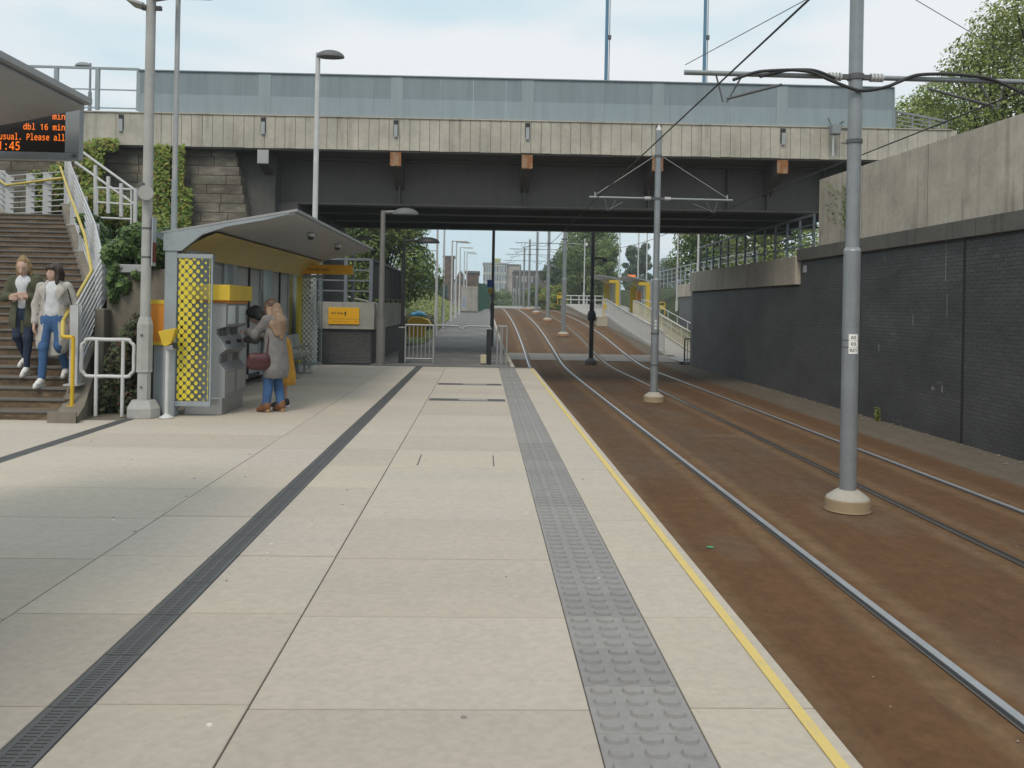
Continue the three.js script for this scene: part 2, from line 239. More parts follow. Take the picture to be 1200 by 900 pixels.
// ------------------------------------------------------------------ track bed and rails
{
  const R = rng(21);
  const patch = Array.from({ length: 26 }, () => [R(), R(), 0.02 + R() * 0.06, 0.01 + R() * 0.05, R()]);
  const tex = texture(768, 1536, (u, v) => {
    const x = 1.2 + u * 8.2;                                      // metres across
    const n1 = tfbm(u, v, 8, 24, 5, 201), n2 = tfbm(u, v, 60, 180, 3, 207), n3 = tfbm(u, v, 3, 8, 4, 211), ns = tfbm(u, v, 120, 5, 3, 215);
    let c = [0.124, 0.066, 0.032];
    const greyB = [0.112, 0.082, 0.056], rustB = [0.125, 0.066, 0.03], tan = [0.17, 0.108, 0.06], dust = [0.2, 0.175, 0.14];
    const mix = (b, t) => { t = Math.max(0, Math.min(1, t)); c = c.map((a, i) => a + (b[i] - a) * t); };
    mix(greyB, 0.75 * smooth(0.42, 0.72, n3 + 0.35 * (n1 - 0.5)));
    mix([0.115, 0.062, 0.033], smooth(0.5, 0.75, n1) * 0.6);
    for (const [rx, s] of [[1.95, 1], [3.39, 1.15], [5.53, 1], [6.97, 1]]) {      // rust powder beside each rail
      const dx = Math.abs(x - rx + 0.05 * (n1 - 0.5));
      mix(tan, smooth(0.42, 0.22, dx + 0.12 * (ns - 0.5)) * s * (0.55 + 0.5 * n1)); mix(rustB, smooth(0.25, 0.07, dx + 0.1 * (n2 - 0.5)) * 0.7);
    }
    mix([0.14, 0.122, 0.098], smooth(7.75, 8.0, x + 0.2 * (n1 - 0.5)) * 0.85);            // grey apron at the wall
    if (x > 7.2 && x < 7.9) mix(rustB, smooth(0.35, 0.6, n1) * 0.6);
    for (const [pu, pv, ru, rv, s] of patch) { let du = Math.abs(u - pu), dv = Math.abs(v - pv); if (dv > 0.5) dv = 1 - dv; if (du > ru * 1.5 || dv > rv * 1.5) continue; const r = Math.sqrt((du / ru) ** 2 + (dv / rv) ** 2) + 0.9 * (n1 - 0.5); if (r < 1) mix(dust, smooth(1, 0.5, r) * 0.22 * s); }
    const k = 1 + 0.34 * (n2 - 0.5) + 0.2 * (ns - 0.5) + (tfbm(u, v, 250, 700, 1, 219) - 0.5) * 0.2;
    return c.map((a) => Math.pow(Math.max(0, a * k * 1.0), 1 / 2.2));
  }, 1, 1);
  tex.wrapS = THREE.ClampToEdgeWrapping;
  const m = new THREE.MeshPhysicalMaterial({ color: '#ffffff', roughness: 0.95, specularIntensity: 0.25, map: tex, bumpMap: T.grain, bumpScale: 0.003, side: THREE.DoubleSide });
  const bump = T.grain.clone(); bump.repeat.set(14, 50); bump.needsUpdate = true; m.bumpMap = bump;
  const xs = [0.75, 1.2, ...range(1.2, 9.4, 0.82).slice(1)], ds = range(-8, 110, 1);
  const g = quads(ds.map((d) => xs.map((x) => W(x, yTrack(d) + (x > 7.4 && d < 38 ? 0.05 * smooth(7.5, 8, x) : 0), d))));
  const uv = new Float32Array(xs.length * ds.length * 2); let k = 0; for (const d of ds) for (const x of xs) { uv[k++] = (x - 1.2) / 8.2 - (d > 30 ? (xT1(d) - 2.67) / 8.2 : 0); uv[k++] = d / 27; }
  g.setAttribute('uv', new THREE.BufferAttribute(uv, 2));
  structure('track_bed', g, m, true);
  const strip = (xf, w, y0, y1) => { const gs = []; const dd = range(-8, 30, 2).concat(range(31, 106, 1)); for (let i = 0; i < dd.length - 1; i++) { const a = dd[i], b = dd[i + 1]; const q = quads([[W(xf(a) - w / 2, yTrack(a) + y0, a), W(xf(a) - w / 2, yTrack(a) + y1, a), W(xf(a) + w / 2, yTrack(a) + y1, a), W(xf(a) + w / 2, yTrack(a) + y0, a)], [W(xf(b) - w / 2, yTrack(b) + y0, b), W(xf(b) - w / 2, yTrack(b) + y1, b), W(xf(b) + w / 2, yTrack(b) + y1, b), W(xf(b) + w / 2, yTrack(b) + y0, b)]]).toNonIndexed(); q.computeVertexNormals(); gs.push(q); } return gs; };
  const groove = M(lin(0.02, 0.02, 0.022), 0.8), dull = M(lin(0.2, 0.18, 0.165), 0.4, { metalness: 0.7, map: T.paint });
  const lab = { '1-1': 'grooved steel rail under the platform edge', '11': 'polished grooved rail between the platform and the grey masts', '2-1': 'dull grooved rail just past the row of grey masts', '21': 'polished grooved rail closest to the dark brick wall' };
  for (const [tn, f] of [[1, xT1], [2, xT2]]) for (const s of [-1, 1]) {
    const t = thing('tram_rail', lab['' + tn + s], 'rail', V(), 0, 'rails of the two tram tracks');
    mesh('rail_head', strip((d) => f(d) + s * 0.75, 0.068, -0.01, 0.014), tn === 2 && s < 0 ? dull : mats.rail, t);
    mesh('flange_groove', strip((d) => f(d) + s * 0.695, 0.042, -0.01, 0.0045), groove, t);
    mesh('rail_lip', strip((d) => f(d) + s * 0.665, 0.018, -0.01, 0.011), dull, t);
  }
  // foot crossing beyond the bridge
  const cx = range(38.6, 41.2, 0.65);
  structure('foot_crossing', [[0.9, 2.05], [2.24, 3.44], [3.7, 5.4], [5.65, 6.9], [7.15, 9.0]].map(([a, b]) => quads(cx.map((d) => [a, b].map((x) => W(x, yTrack(d) + 0.02, d))))), M(lin(0.3, 0.27, 0.235), 0.9, { map: T.concrete }));
}
// ------------------------------------------------------------------ dark brick retaining walls on the right
const WALL = 9.2;
function bricks(parent, spans, face, normalAxis) {                // spans: [d0,d1,y0,y1]; real bricks with recessed joints
  const bw = 0.215, bh = 0.065, j = 0.011, list = [], R = rng(31);
  for (const [a0, a1, y0, y1] of spans) for (let r = 0; ; r++) { const y = y0 + r * (bh + j); if (y + bh > y1) break; for (let a = a0 - (r % 2 ? 0.113 : 0); a < a1; a += bw + 0.004) { const s = Math.max(a, a0), e = Math.min(a + bw, a1); if (e - s > 0.03) list.push([(s + e) / 2, y + bh / 2, e - s]); } }
  const m = M(lin(0.118, 0.125, 0.135), 0.6, { map: T.stone });
  const im = new THREE.InstancedMesh(new THREE.BoxGeometry(1, bh, 0.1), m, list.length), mt = new THREE.Matrix4(), c = new THREE.Color();
  list.forEach(([a, y, L], i) => {
    const p = (R() - 0.5) * 0.003;
    if (normalAxis === 'x') mt.makeRotationY(Math.PI / 2).setPosition(face + 0.05 + p, y, -a); else mt.identity().setPosition(a, y, -face - 0.05 + p);
    mt.scale(V(L, 1, 1)); im.setMatrixAt(i, mt); const k = 0.9 + R() * 0.22, w = fbm3(a * 0.5, y * 0.9, 4, 4), q = k * (1 + 0.7 * w) + (R() < 0.006 ? 0.35 : 0); im.setColorAt(i, c.setRGB(q, q, q * (0.97 + 0.06 * R())));
  });
  im.name = 'brickwork'; im.userData.kind = 'stuff'; im.castShadow = im.receiveShadow = true; parent.add(im); return im;
}
{
  const w = thing('retaining_wall', 'tall dark brick retaining wall with concrete parapet beside the tracks', 'wall');
  const mortar = M(lin(0.062, 0.063, 0.066), 0.95);
  const joints = [16.0, 20.5, 30.0]; let d0 = 6; const spans = [];
  for (const jn of [8.2, 12, ...joints.slice(0, 2)]) { spans.push([d0, jn - 0.05, -0.87, 3.06]); d0 = jn + 0.05; }
  spans.push([d0, 24.4, -0.87, 3.06]); spans.push([24.42, 29.95, -0.87, 2.36], [30.05, 37, -0.87, 2.36]);
  bricks(w, spans, WALL, 'x');
  mesh('wall_core', [boxD(WALL + 0.006, WALL + 0.6, -1.3, 3.05, 2, 24.4), boxD(WALL + 0.006, WALL + 0.6, -1.3, 2.38, 24.4, 37)], mortar, w);
  for (const jn of [8.2, 12, ...joints]) mesh('movement_joint', boxD(WALL + 0.001, WALL + 0.03, -0.88, jn > 24 ? 2.36 : 3.06, jn - 0.048, jn + 0.048), mats.black, w);
  const cop = range(2, 24.5, 2.25);
  for (let i = 0; i < cop.length - 1; i++) mesh('coping_stone', boxD(WALL - 0.1, WALL + 0.7, 3.06, 3.4, cop[i] + 0.006, cop[i + 1] - 0.006, 0.012), mats.coping, w);
  const pan = [2, 5, 8, 11, 14.4, 17.6, 20.7, 23.4];
  for (let i = 0; i < pan.length - 1; i++) {
    const a = pan[i] + 0.008, b = pan[i + 1] - 0.008, ht = (d) => 5.1 + (d - 14) * 0.018;
    const g = quads([[W(WALL + 0.1, 3.4, a), W(WALL + 0.1, ht(a), a), W(WALL + 0.5, ht(a), a), W(WALL + 0.5, 3.4, a)], [W(WALL + 0.1, 3.4, b), W(WALL + 0.1, ht(b), b), W(WALL + 0.5, ht(b), b), W(WALL + 0.5, 3.4, b)]]).toNonIndexed(); g.computeVertexNormals();
    mesh('parapet_panel', [g, boxD(WALL + 0.11, WALL + 0.49, 3.39, ht(a) - 0.02, a, a + 0.01), boxD(WALL + 0.11, WALL + 0.49, 3.39, ht(b) - 0.02, b - 0.01, b)], mats.wallConcrete, w);
  }
  for (const [a, b] of [[24.45, 28.6], [28.62, 32.8], [32.82, 37.05]]) mesh('concrete_band', boxD(WALL - 0.14, WALL + 0.5, 2.38, 3.2, a, b, 0.015), mats.wallConcrete, w);
  mesh('end_return', [boxD(WALL + 0.0, 11.8, -1.3, 2.38, 36.9, 37.3)], mats.slate, w);
  mesh('wall_plate', boxD(WALL - 0.012, WALL + 0.02, 2.72, 2.92, 23.95, 24.2), mats.white, w);
  for (const [px, y0, y1, wd] of [[1070, 368, 381, 0.03], [1030, 403, 411, 0.03], [1109, 282, 330, 0.018], [1037, 297, 306, 0.02], [1093, 453, 457, 0.09], [1104, 452, 460, 0.05], [1110, 345, 372, 0.014]]) { const a = atX(px, y0, WALL), b = atX(px, y1, WALL); mesh('lime_streak', box(WALL - 0.003, WALL + 0.004, b.y, a.y, a.z - wd / 2, a.z + wd / 2, 0.002), M(lin(0.3, 0.3, 0.29), 0.9, { map: T.streak }), w); }
  // path behind the railing and the apron
  structure('upper_walkway', [boxD(WALL + 0.45, 14, 2.6, 3.12, 23.6, 37.2)], mats.asphalt);
}
function railing(name, label, pts, h, posts, rails, m, group, post = 0.06) {        // posts [count per leg], rails at heights
  const t = thing(name, label, 'railing', V(), 0, group);
  for (let i = 0; i < pts.length - 1; i++) {
    const a = pts[i], b = pts[i + 1];
    for (const y of rails) mesh('rail', flat(a.clone().setY(a.y + y), b.clone().setY(b.y + y), y === h ? 0.06 : 0.035, y === h ? 0.06 : 0.025), m, t);
    for (let k = i ? 1 : 0; k <= posts; k++) { const p = a.clone().lerp(b, k / posts); mesh('post', box(p.x - post / 2, p.x + post / 2, p.y, p.y + h, p.z - post / 2, p.z + post / 2), m, t); }
  }
  return t;
}
railing('walkway_railing', 'dark grey post and rail fence on the concrete band under the bridge', [W(WALL + 0.05, 3.2, 23.6), W(WALL + 0.1, 3.2, 30), W(WALL + 0.3, 3.2, 37)], 1.12, 6, [1.12, 0.85, 0.57, 0.3], M(lin(0.13, 0.16, 0.18), 0.5, { map: T.paint }));

// grit and litter dust along the foot of the wall, gum on the platform
{
  const R = rng(71), gs = [], g0 = new THREE.IcosahedronGeometry(1, 0);
  for (let i = 0; i < 420; i++) { const r = 0.005 + R() ** 3 * 0.02, d = 9 + R() * 20; gs.push(g0.clone().scale(r * 1.3, r * 0.6, r).rotateY(R() * 6).translate(WALL - 0.04 - R() ** 2 * 0.5, -0.865 + r * 0.3, -d)); }
  for (let i = 0; i < 260; i++) { const r = 0.003 + R() ** 3 * 0.008, d = 3 + R() * 22; gs.push(g0.clone().scale(r * 1.3, r * 0.6, r).rotateY(R() * 6).translate(1.6 + R() * 6.2, -0.917 + r * 0.3, -d)); }
  const m = mesh('wall_foot_grit', gs, M(lin(0.26, 0.23, 0.19), 0.95)); m.userData.kind = 'stuff'; tag(m, 'loose grit along the foot of the wall and over the track bed', 'grit');
  const gum = []; for (let i = 0; i < 150; i++) { const r = 0.005 + R() * 0.008, x = -4.4 + R() * 5.6, d = 2.4 + R() ** 1.4 * 15; gum.push(new THREE.CylinderGeometry(r * 0.9, r, 0.004, 9).scale(1, 1, 0.7 + R() * 0.5).rotateY(R() * 6).translate(x, 0.002, -d)); }
  const q = mesh('gum_spots', gum.slice(0, 45), M(lin(0.24, 0.225, 0.2), 0.9)); q.userData.kind = 'stuff'; tag(q, 'flattened dark gum spots on the platform slabs', 'gum'); const q2 = mesh('gum_spots', gum.slice(125), M(lin(0.66, 0.64, 0.6), 0.9)); q2.userData.kind = 'stuff'; tag(q2, 'flattened pale gum spots on the platform slabs', 'gum');
}
// ------------------------------------------------------------------ road bridge
const BD = 24.0;                                                  // distance of its near face
{
  const b = thing('road_bridge', 'road bridge with grey blue parapet and dark steel girders over the tracks', 'bridge');
  b.rotation.z = 0.0052; b.position.set(0, 0, 0);
  const R = rng(41), panM = tones(M(lin(0.56, 0.54, 0.485), 0.92, { map: T.streak, bumpMap: T.grain, bumpScale: 0.003 }), 6, 0.09, 5);
  // concrete fascia of narrow upright units
  let x = -14.2; while (x < 13.4) { const w = x < -9.3 ? 1.1 + R() * 0.4 : 0.27 + R() * 0.03; mesh('fascia_unit', boxD(x + 0.005, x + w - 0.002, 5.9 + (R() - 0.5) * 0.015, 6.8, BD + (R() - 0.5) * 0.008, BD + 0.3, 0.01), panM[Math.floor(R() * 6)], b); x += w; }
  mesh('fascia_backing', boxD(-14.2, 13.4, 5.93, 6.77, BD + 0.025, BD + 0.5), mats.black, b);
  mesh('parapet_plinth', boxD(-14.2, 13.4, 6.8, 6.83, BD - 0.03, BD + 0.4), mats.wallConcrete, b);
  // steel parapet: two rows of sheets and covers over the posts
  const lo = tones(M(lin(0.33, 0.4, 0.435), 0.42, { map: T.steel, metalness: 0.15 }), 5, 0.04, 6), hi = tones(M(lin(0.26, 0.315, 0.345), 0.42, { map: T.steel, metalness: 0.15 }), 5, 0.05, 7), cv = M(lin(0.325, 0.395, 0.42), 0.4, { map: T.steel, metalness: 0.1 });
  for (let s = -9.62; s < 11.6; s += 0.93) { const e = Math.min(11.72, s + 0.93) - 0.003; mesh('lower_sheet', boxD(s, e, 6.83, 7.37, BD + 0.1, BD + 0.13), lo[Math.floor(R() * 5)], b); mesh('upper_sheet', boxD(s, e, 7.37, 8.0, BD + 0.104, BD + 0.134), hi[Math.floor(R() * 5)], b); }
  const bx = [-6.15, -2.47, 1.22, 4.92, 8.5];
  for (const c of bx) mesh('post_cover', boxD(c - 0.17, c + 0.17, 6.83, 7.992, BD + 0.09, BD + 0.098), cv, b);
  mesh('parapet_cap', boxD(-9.64, 11.74, 8.0, 8.03, BD + 0.06, BD + 0.2), hi[0], b);
  mesh('parapet_end', boxD(11.72, 11.76, 6.83, 8.0, BD + 0.08, BD + 0.2), cv, b);
  // outlet pipes in slots
  for (const c of [-10.05, ...bx]) { const p = mesh('outlet_slot', boxD(c - 0.07, c + 0.07, 6.33, 6.75, BD - 0.012, BD + 0.004), mats.black, b); mesh('outlet_pipe', boxD(c - 0.05, c + 0.05, 6.28, 6.62, BD - 0.06, BD - 0.014), mats.paleGrey, p); }
  // deck, girders
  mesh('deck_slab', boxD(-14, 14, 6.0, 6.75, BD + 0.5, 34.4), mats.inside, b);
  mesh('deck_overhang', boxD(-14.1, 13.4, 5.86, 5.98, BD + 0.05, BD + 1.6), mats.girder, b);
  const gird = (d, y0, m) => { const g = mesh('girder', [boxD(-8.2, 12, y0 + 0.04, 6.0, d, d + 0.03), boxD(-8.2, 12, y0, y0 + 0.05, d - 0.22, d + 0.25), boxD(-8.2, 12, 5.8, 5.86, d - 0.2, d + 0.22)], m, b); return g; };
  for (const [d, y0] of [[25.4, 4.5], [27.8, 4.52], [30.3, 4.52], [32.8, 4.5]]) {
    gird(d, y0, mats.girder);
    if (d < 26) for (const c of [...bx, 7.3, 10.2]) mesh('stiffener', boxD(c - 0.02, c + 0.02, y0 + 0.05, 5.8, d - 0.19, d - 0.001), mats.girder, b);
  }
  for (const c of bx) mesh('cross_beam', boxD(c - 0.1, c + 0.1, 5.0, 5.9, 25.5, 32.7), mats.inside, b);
  // cantilever brackets with plated ends
  bx.forEach((c, i) => {
    const g = extrude([[0, 5.86], [1.4, 5.86], [1.4, 4.95], [0.9, 5.2], [0.02, 5.46]], 0.26).rotateY(Math.PI / 2).translate(c + 0.13, 0, -BD - 0.05);
    const k = mesh('bracket', g, mats.girder, b);
    mesh('bracket_end_plate', boxD(c - 0.155, c + 0.155, 5.47, 5.85, BD - 0.01, BD + 0.04, 0.006), i ? mats.rust : mats.galv, k);
  });
  // far fascia
  mesh('far_fascia', boxD(-14.2, 13.4, 5.9, 6.8, 34.4, 34.7), mats.wallConcrete, b);
  mesh('far_parapet', boxD(-14.2, 13.4, 6.8, 8.0, 34.5, 34.55), hi[1], b);
  mesh('road_surface', boxD(-14, 13.4, 6.75, 6.79, BD + 0.5, 34.4), mats.asphalt, b);
}
// camera box fixed to the bridge face
{
  const p = atD(980, 152, BD - 0.35), c = thing('bridge_camera', 'small grey camera box hung on the bridge face by the grey mast', 'camera', p);
  mesh('housing', box(-0.16, 0.1, -0.14, 0.14, -0.12, 0.12, 0.02), mats.midGrey, c); mesh('bracket', [bar(V(0.05, 0.12, -0.05), V(0.35, 0.32, -0.38), 0.03), bar(V(-0.1, 0.12, -0.1), V(-0.1, 0.4, -0.34), 0.02)], mats.slate, c);
  mesh('probe', bar(V(-0.08, -0.14, 0), V(-0.08, -0.75, 0), 0.025), mats.white, c); mesh('cable', tube([V(0.1, 0, 0), V(0.42, -0.02, -0.05), V(0.45, -0.32, -0.1), V(0.2, -0.35, -0.1)], 0.015, 6), mats.wire, c);
}
// ------------------------------------------------------------------ abutment of battered ashlar, on the left
{
  const a = thing('bridge_abutment', 'weathered grey ashlar abutment with sloping right edge under the bridge', 'abutment');
  const R = rng(51), sM = tones(M(lin(0.25, 0.238, 0.215), 0.95, { map: T.stone, bumpMap: T.stone, bumpScale: 0.008 }), 9, 0.45, 9);
  const h = 0.262; let r = 0;
  const face = (y) => BD + 0.35 - (5.9 - y) * 0.06, right = (y) => -7.05 + (5.9 - y) * 0.21;
  for (let y = 5.9; y > -0.2; y -= h, r++) {
    let x = right(y - h / 2); const y0 = y - h + 0.009;
    while (x > -14) { const w = (0.6 + R() * 0.55) * (x > right(y) - 0.01 && r % 2 ? 0.62 : 1), x0 = Math.max(-14.2, x - w); mesh('ashlar_block', boxD(x0 + 0.006, x - 0.006, y0, y, face(y - h / 2) + (R() - 0.5) * 0.024, BD + 1.2, 0.012), sM[Math.floor(R() * 9)], a); x -= w; }
  }
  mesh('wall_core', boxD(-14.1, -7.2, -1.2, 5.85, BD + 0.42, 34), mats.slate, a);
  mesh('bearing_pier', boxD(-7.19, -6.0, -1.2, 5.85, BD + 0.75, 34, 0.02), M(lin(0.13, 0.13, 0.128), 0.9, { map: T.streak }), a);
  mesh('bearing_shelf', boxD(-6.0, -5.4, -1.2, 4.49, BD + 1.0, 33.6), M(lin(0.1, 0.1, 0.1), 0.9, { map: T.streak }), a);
}
// ------------------------------------------------------------------ block wall with the yellow sign
{
  const w = thing('access_ramp_wall', 'low dark brick wall with pale concrete band carrying a yellow sign', 'wall');
  bricks(w, [[-7, -2.93, 0.0, 0.9]], 22.9, 'z');
  mesh('wall_core', boxD(-7, -2.93, -1.0, 0.9, 22.93, 31), mats.slate, w);
  mesh('side_brick_face', boxD(-2.94, -2.9, 0, 0.9, 22.93, 31), M(lin(0.05, 0.05, 0.054), 0.7, { map: T.stone }), w);
  const band = M(lin(0.4, 0.395, 0.37), 0.85, { map: T.streak });
  mesh('front_band', boxD(-7, -2.86, 0.9, 1.62, 22.82, 23.1, 0.012), band, w);
  mesh('side_band', boxD(-3.1, -2.82, 0.9, 1.62, 23.11, 31, 0.012), band, w);
  mesh('deck', boxD(-7, -3.1, 0.9, 1.6, 23.1, 31), mats.coping, w);
  const grey2 = M(lin(0.17, 0.19, 0.22), 0.5, { map: T.paint });
  railing('ramp_wall_railing', 'grey steel railing on top of the sign wall', [W(-7, 1.62, 22.95), W(-2.98, 1.62, 22.95)], 1.15, 6, [1.15, 0.86, 0.58, 0.3], grey2, null, 0.09);
  const d = railing('ramp_side_railing', 'black upright bar railing along the side of the sign wall', [W(-2.96, 1.62, 23.1), W(-2.96, 1.62, 31)], 1.15, 5, [1.15, 0.12], mats.black, null, 0.05);
  for (let z = 23.3; z < 31; z += 0.22) mesh('bar', boxD(-2.972, -2.948, 1.72, 2.75, z, z + 0.02), mats.black, d);
}
function canvasTex(w, h, draw) { const c = document.createElement('canvas'); c.width = w; c.height = h; draw(c.getContext('2d'), w, h); const t = new THREE.CanvasTexture(c); t.colorSpace = THREE.SRGBColorSpace; return t; }
function panelUV(w, h) { return new THREE.PlaneGeometry(w, h); }
{
  const a = atD(385, 360, 22.82), b = atD(421, 380.5, 22.82), w = b.x - a.x, h = a.y - b.y;
  const s = thing('station_sign', 'yellow station name sign on the pale concrete band', 'sign', V((a.x + b.x) / 2, (a.y + b.y) / 2, a.z + 0.03));
  mesh('sign_panel', box(-w / 2, w / 2, -h / 2, h / 2, -0.03, 0, 0.006), mats.yellow, s);
  const t = canvasTex(512, 288, (c, W2, H2) => { c.fillStyle = '#e0a515'; c.fillRect(0, 0, W2, H2); c.fillStyle = '#3c3420'; c.font = 'bold 64px sans-serif'; c.fillText('Holt Town', 40, 118, 210); c.beginPath(); c.arc(282, 82, 17, 0, 7); c.fill(); c.fillRect(270, 96, 24, 44); c.fillRect(0, 196, W2, 5); c.fillStyle = '#7a5a14'; c.font = '32px sans-serif'; c.fillText('Ashton-under-Lyne', 60, 252, 330); c.fillStyle = '#b5521c'; c.fillRect(446, 226, 40, 18); });
  mesh('sign_face', panelUV(w - 0.02, h - 0.02).translate(0, 0, 0.004), M('#ffffff', 0.5, { map: t }), s, true);
}
// railings beside the bridge parapet at both ends, street lamp on the bridge
{
  const m = M(lin(0.34, 0.4, 0.43), 0.5, { map: T.paint });
  railing('bridge_end_railing', 'pale grey two tier bridge railing left of the sheet parapet', [W(-14.2, 6.85, BD + 0.15), W(-9.68, 6.85, BD + 0.15)], 1.15, 4, [1.15, 0.56, 0.05], m, null, 0.1);
  railing('bridge_approach_railing', 'thin grey rail fence right of the bridge parapet below the tree', [W(11.8, 6.8, BD + 0.2), W(13.3, 6.55, BD + 0.2)], 0.62, 3, [0.62, 0.5, 0.38, 0.26, 0.14], mats.midGrey, null, 0.04);
}
// ------------------------------------------------------------------ overhead line masts
function insulator(x, y, s = 1) { const g = []; for (let k = 0; k < 4; k++) g.push(new THREE.CylinderGeometry(0.055 * s, 0.055 * s, 0.022, 12).rotateZ(Math.PI / 2).translate(x + (k - 1.5) * 0.045, y, 0)); g.push(new THREE.CylinderGeometry(0.03 * s, 0.03 * s, 0.2, 10).rotateZ(Math.PI / 2).translate(x, y, 0)); return g; }
const mastM = M(lin(0.3, 0.325, 0.345), 0.42, { map: T.paint, metalness: 0.2 });
const capM = M(lin(0.5, 0.465, 0.4), 0.7, { map: T.concrete }), drumM = M(lin(0.4, 0.31, 0.2), 0.85, { map: T.streak });
const drumFar = M(lin(0.42, 0.24, 0.13), 0.85, { map: T.streak }), darkMast = M(lin(0.035, 0.035, 0.037), 0.5, { map: T.paint });
function mast(label, x, d, o = {}) {
  const y = yTrack(d), top = (o.top ?? y + 7.5) - y, t = thing('overhead_line_mast', label, 'mast', W(x, y, d), 0, o.group), m = o.m ?? mastM;
  const lo = 2.95 + (o.dl ?? 0.35), r0 = o.r ?? 0.105;
  mesh('base_drum', lathe([[0, 0], [r0 * 2.75, 0], [r0 * 2.75, 0.02], [r0 * 2.6, 0.03], [r0 * 2.65, 0.14], [r0 * 2.5, 0.16]], 24), o.far ? drumFar : o.dark ? mats.coping : drumM, t);
  mesh('base_cap', lathe([[r0 * 2.52, 0.158], [r0 * 2.4, 0.18], [r0 * 1.5, 0.25], [r0 * 1.15, 0.27], [r0, 0.27]], 24), o.dark ? mats.coping : capM, t);
  mesh('lower_pole', bar(V(0, 0.2, 0), V(0, lo, 0), r0, r0, 20), m, t);
  mesh('collar', lathe([[r0, lo - 0.01], [r0 * 1.04, lo], [r0 * 0.84, lo + 0.05], [0.01, lo + 0.06]], 20), m, t);
  mesh('upper_pole', bar(V(0, lo + 0.02, 0), V(0, top, 0), r0 * 0.82, r0 * 0.8, 20), m, t);
  mesh('pole_tip', lathe([[r0 * 0.82, top], [r0 * 0.5, top + 0.09], [0, top + 0.17]], 16), o.dark ? m : mats.white, t);
  if (o.arm) {
    const ay = (o.ay ?? 5.5);
    for (const s of [-1, 1]) {
      const L = s < 0 ? o.arm[0] : o.arm[1]; if (!L) continue;
      const a = mesh('cross_arm', bar(V(s * 0.35, ay, 0), V(s * L, ay, 0), 0.032, 0.032, 10), m, t);
      mesh('insulator', insulator(s * 0.27, ay), mats.white, a);
      mesh('steady_arm', [bar(V(s * 0.95, ay - 0.12, 0), V(s * (L - 0.55), ay - 0.32, 0), 0.018), bar(V(s * (L - 0.4), ay, 0), V(s * (L - 0.5), ay - 0.36, 0), 0.012), bar(V(s * (L - 0.75), ay, 0), V(s * (L - 0.55), ay - 0.36, 0), 0.012)], mats.slate, a);
      if (o.stay) mesh('stay_wire', [bar(V(s * 0.1, ay + 1.15, 0), V(s * (L - 0.15), ay + 0.06, 0), 0.009, 0.009, 6), bar(V(s * (L - 0.15), ay, 0), V(s * (L - 0.15), ay + 0.14, 0), 0.02)], mats.galv, a);
    }
    mesh('arm_clamp', [new THREE.CylinderGeometry(r0 * 0.98, r0 * 0.98, 0.07, 18).translate(0, ay, 0), box(-0.22, 0.22, ay - 0.03, ay + 0.03, -0.03, 0.03)], mats.slate, t);
    if (o.stay) mesh('stay_clamp', new THREE.CylinderGeometry(r0, r0, 0.06, 18).translate(0, ay + 1.15, 0), mats.slate, t);
  }
  return t;
}
const MX = 4.62;
